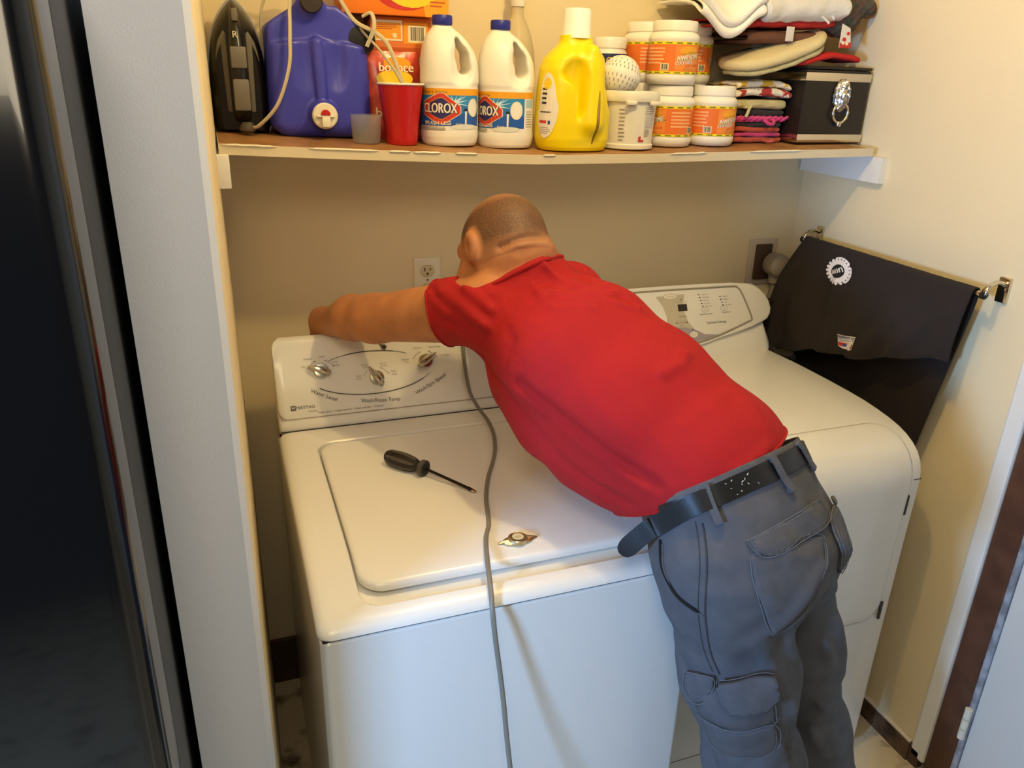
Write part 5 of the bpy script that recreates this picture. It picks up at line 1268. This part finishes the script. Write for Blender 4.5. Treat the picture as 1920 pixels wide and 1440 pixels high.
# loose belt end
bs_ = sorted([p_ for p_ in ring(0, .0085) if p_.y < -.03 and .548 < p_.x < .60], key=lambda p_: -p_.x)[::3]
TP = spline([tuple(p_) for p_ in bs_]+[(.537, -.066, 1.012), (.528, -.062, 1.005), (.515, -.052, .985), (.500, -.045, .965), (.490, -.042, .950)], 5); bm = BM(); L = []
for i, p_ in enumerate(TP):
    t = i/(len(TP)-1); hw_ = .0165*(1 if t < .8 else max(.25, math.sqrt(max(0, 1-((t-.8)/.2)**2)))); T_ = (TP[min(i+1, len(TP)-1)]-TP[max(i-1, 0)]).normalized()
    uv_ = BN.lerp(Vector((-.25, .40, .88)), t); up_ = (uv_-T_*T_.dot(uv_)).normalized(); nn = T_.cross(up_)
    L.append([p_+up_*hw_+nn*.0015, p_-up_*hw_+nn*.0015, p_-up_*hw_-nn*.0015, p_+up_*hw_-nn*.0015])
ob('belt_end', loops(bm, L), M_belt, belt)
pf_ = Print()
rd = random.Random(8)
for k in range(12): pf_.ell(rd.uniform(-.03, .03), rd.uniform(-.012, .012), rd.uniform(.0006, .0028), rd.uniform(.0004, .0012), INK('paint_fleck', 'cfcac2', .6), 1, 7, rd.uniform(0, 3))
BO = Vector((.655, -.120, 1.088)); BU = Vector((.118, -.0, .033)).normalized()
BF = (Vector((.594, -.116, 1.074)), Vector((.716, -.116, 1.108)))
def belt_pt(u, v, h):
    c = BC+BN*v; q0 = BO+BU*u; d = q0-BC; d = (d-BN*d.dot(BN)).normalized(); O = np.array([c+d*.45], np.float32); D = np.array([-d], np.float32)
    t = float(march(trouser_sdf, O, D)[0]); return Vector(O[0])+Vector(D[0])*(t-.0053-h)
pf_.build('paint_flecks', belt_pt, belt)
def on_surf(pts, n, off, fn=None, lift=.10):
    n = Vector(n); O = np.array([Vector(p)+n*lift for p in pts], np.float32); D = np.tile(np.array(-n, np.float32), (len(pts), 1))
    t = march(fn or trouser_sdf, O, D, lim=.3); return [Vector(O[i])+Vector(D[i])*(float(t[i])-off) for i in range(len(pts))]
def normal_of(pts): return Vector(grad(trouser_sdf, np.array(pts, np.float32)).mean(0)).normalized()
def patch(name, pts, thick, parent, m=None, rim=True, puff=0, cell=.007):
    """a sewn-on piece: outline points on the cloth, filled, laid on the surface, given thickness"""
    m = m or M_tr; n = normal_of(pts); c = sum((Vector(p) for p in pts), Vector())/len(pts)
    u = n.orthogonal().normalized(); v = n.cross(u)
    P2 = [((Vector(p)-c).dot(u), (Vector(p)-c).dot(v)) for p in pts]
    bm = BM(); bm.faces.new([bm.verts.new((a, b, 0)) for a, b in P2])
    for axn, k in (((1, 0, 0), 0), ((0, 1, 0), 1)):
        lo_, hi_ = min(p[k] for p in P2), max(p[k] for p in P2); x = lo_+cell
        while x < hi_-.001:
            bmesh.ops.bisect_plane(bm, geom=bm.verts[:]+bm.edges[:]+bm.faces[:], plane_co=Vector(axn)*x, plane_no=axn); x += cell
    bmesh.ops.triangulate(bm, faces=[f for f in bm.faces if len(f.verts) > 4])
    vs = bm.verts[:]; W = [c+u*q.co.x+v*q.co.y for q in vs]
    edge_d = []
    for q in vs:
        d = 9
        for i in range(len(P2)):
            a, b = Vector(P2[i]), Vector(P2[(i+1) % len(P2)]); ab = b-a; t = max(0, min(1, (q.co.xy-a).dot(ab)/max(ab.length_squared, 1e-9))); d = min(d, (q.co.xy-a-ab*t).length)
        edge_d.append(d)
    S_ = on_surf(W, n, thick)
    for q, p_, d in zip(vs, S_, edge_d): q.co = p_+n*(puff*min(1, d/.02)+.0012*nz(p_, 40, 3))
    o = ob(name, bm, m, parent, smooth='all')
    m_ = o.modifiers.new('s', 'SOLIDIFY'); m_.thickness = thick+.0015; m_.offset = -1
    if rim:
        bd = spline(list(pts)+[pts[0]], 3); bd2 = on_surf(bd[:-1], n, thick+.0004); bm = BM(); tube(bm, bd2, .0008, 6, closed=True)
        cc = sum(bd2, Vector())/len(bd2); ins = on_surf([p_+(cc-p_).normalized()*.007 for p_ in bd[:-1]], n, thick+.0002+puff*.35); tube(bm, ins, .0004, 5, closed=True)
        ob('stitching', bm, mat('pale_stitching', '68696d', .8), o)
    return o
FLAP = [(0.632,-0.165,1.024),(0.710,-0.157,1.043),(0.800,-0.119,1.042),(0.815,-0.131,1.015),(0.795,-0.152,1.012),(0.731,-0.176,1.011),(0.669,-0.187,1.002),(0.643,-0.180,1.007)]
REAR = [(0.633,-0.177,1.007),(0.636,-0.202,0.955),(0.670,-0.209,0.875),(0.711,-0.205,0.867),(0.739,-0.206,0.903),(0.761,-0.199,0.955),(0.785,-0.163,1.006),(0.701,-0.174,1.021)]
CARGO = [(0.599,-0.139,0.740),(0.631,-0.195,0.765),(0.686,-0.217,0.765),(0.706,-0.223,0.708),(0.702,-0.223,0.692),(0.646,-0.201,0.678),(0.608,-0.148,0.669)]
CF1 = [(0.594,-0.122,0.750),(0.598,-0.146,0.765),(0.614,-0.174,0.776),(0.614,-0.176,0.750),(0.608,-0.165,0.716),(0.602,-0.140,0.698),(0.597,-0.122,0.714)]
CF2 = [(0.615,-0.175,0.777),(0.651,-0.198,0.794),(0.692,-0.204,0.800),(0.696,-0.215,0.766),(0.677,-0.217,0.745),(0.632,-0.196,0.731),(0.619,-0.183,0.749)]
LF = [(0.611,-0.151,0.674),(0.646,-0.202,0.684),(0.706,-0.223,0.696),(0.729,-0.218,0.645),(0.709,-0.217,0.624),(0.677,-0.204,0.612),(0.647,-0.164,0.598),(0.632,-0.149,0.625)]
LP = [(0.630,-0.163,0.620),(0.678,-0.204,0.620),(0.710,-0.217,0.632),(0.730,-0.217,0.643),(0.751,-0.222,0.591),(0.750,-0.226,0.54),(0.70,-0.20,0.50),(0.659,-0.179,0.54)]
rp = patch('rear_pocket', REAR, .003, tr, puff=.004)
patch('pocket_flap', FLAP, .006, tr, puff=.002)
patch('cargo_pocket', CARGO, .006, tr, puff=.008)
patch('cargo_flap', CF1, .009, tr, puff=.002); patch('cargo_flap', CF2, .015, tr, puff=.004)
patch('lower_pocket', LP, .004, tr, puff=.006); patch('lower_flap', LF, .011, tr, puff=.004)
# right-hand hanging pocket with its button
RP = [(0.836,-0.105,1.020),(0.850,-0.105,0.985),(0.852,-0.130,0.950),(0.845,-0.150,0.925),(0.825,-0.168,0.925),(0.815,-0.165,0.985),(0.815,-0.140,1.02)]
patch('hip_pocket', RP, .006, tr, puff=.008)
bn_ = normal_of([(.842, -.115, 1.025)]); bp = on_surf([(.842, -.110, 1.025)], bn_, .006)[0]
bm = BM(); Mx = Matrix.Translation(bp) @ bn_.to_track_quat('Z', 'Y').to_matrix().to_4x4(); lathe(bm, [(.008, 0), (.0085, .002), (.007, .004), (.002, .0035)], n=18, M=Mx); ob('button', bm, mat('dull_button', '5b5648', .4, metal=.5), tr)
for pts in ([(0.592,-0.101,1.096),(0.598,-0.117,1.069),(0.606,-0.134,1.042)], [(0.711,-0.100,1.128),(0.721,-0.115,1.102),(0.737,-0.127,1.072)], [(0.787,-0.072,1.128),(0.800,-0.080,1.102),(0.812,-0.086,1.078)], [(.60, .085, .985), (.598, .08, .96), (.60, .075, .94)]):
    n = normal_of(pts); bd = spline(pts, 5); S_ = on_surf(bd, n, .0075); sd_ = n.cross((bd[-1]-bd[0]).normalized())
    bm = BM(); loops(bm, [[p_+sd_*.0065+n*.0016, p_-sd_*.0065+n*.0016, p_-sd_*.0065-n*(.001 if 1 < i < len(S_)-2 else .007), p_+sd_*.0065-n*(.001 if 1 < i < len(S_)-2 else .007)] for i, p_ in enumerate(S_)])
    ob('belt_loop', bm, M_tr, tr)
SEAM = spline([(0.585,-0.118,1.040),(0.578,-0.151,0.992),(0.577,-0.167,0.903),(0.601,-0.163,0.820),(0.615,-0.178,0.780)], 10)
n = Vector((-.55, -.8, .1)).normalized(); S_ = on_surf(SEAM, n, .0008); bm = BM(); tube(bm, S_, .0016, 6)
S2 = on_surf([p_+Vector((-.009, .006, 0)) for p_ in SEAM], n, .0005); tube(bm, S2, .0009, 6)
ob('side_seam', bm, mat('seam_canvas', '3c3d41', .9), tr)
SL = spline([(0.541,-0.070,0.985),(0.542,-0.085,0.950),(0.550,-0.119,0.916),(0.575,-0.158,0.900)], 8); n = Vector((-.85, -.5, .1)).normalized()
bm = BM(); tube(bm, on_surf(SL, n, .0005), [.001]+[.0035]*(len(SL)-2)+[.001], 8); ob('pocket_opening', bm, mat('pocket_gap_shade', '15130f', .95), tr)  # near-black tube: shade inside the slash pocket put into the colour
bm = BM(); tube(bm, on_surf([p_+Vector((.006, -.004, -.005)) for p_ in SL], n, .001), .0018, 6); ob('pocket_edge', bm, M_tr, tr)
# boots
for a_, k_ in (('ankL', 'kneeL'), ('ankR', 'kneeR')):
    ax0 = np.array(J[a_])
    def boot(P, c=ax0):
        q = P-A3((c[0], c[1], 0)); d = cap(q, (0, 0, .05), (0, 0, .13), .055, .058)
        d = smin(d, cap(q, (0, -.03, .04), (-.04, .14, .035), .043, .040), .03)
        return smax(d, -q[:, 2]+.002, .004)
    sdf_ob('boot', boot, (ax0[0]-.13, ax0[1]-.12, -.01), (ax0[0]+.10, ax0[1]+.22, .22), .006, mat('brown_leather', '4a3322', .6, bump=.3, scale=200), man)
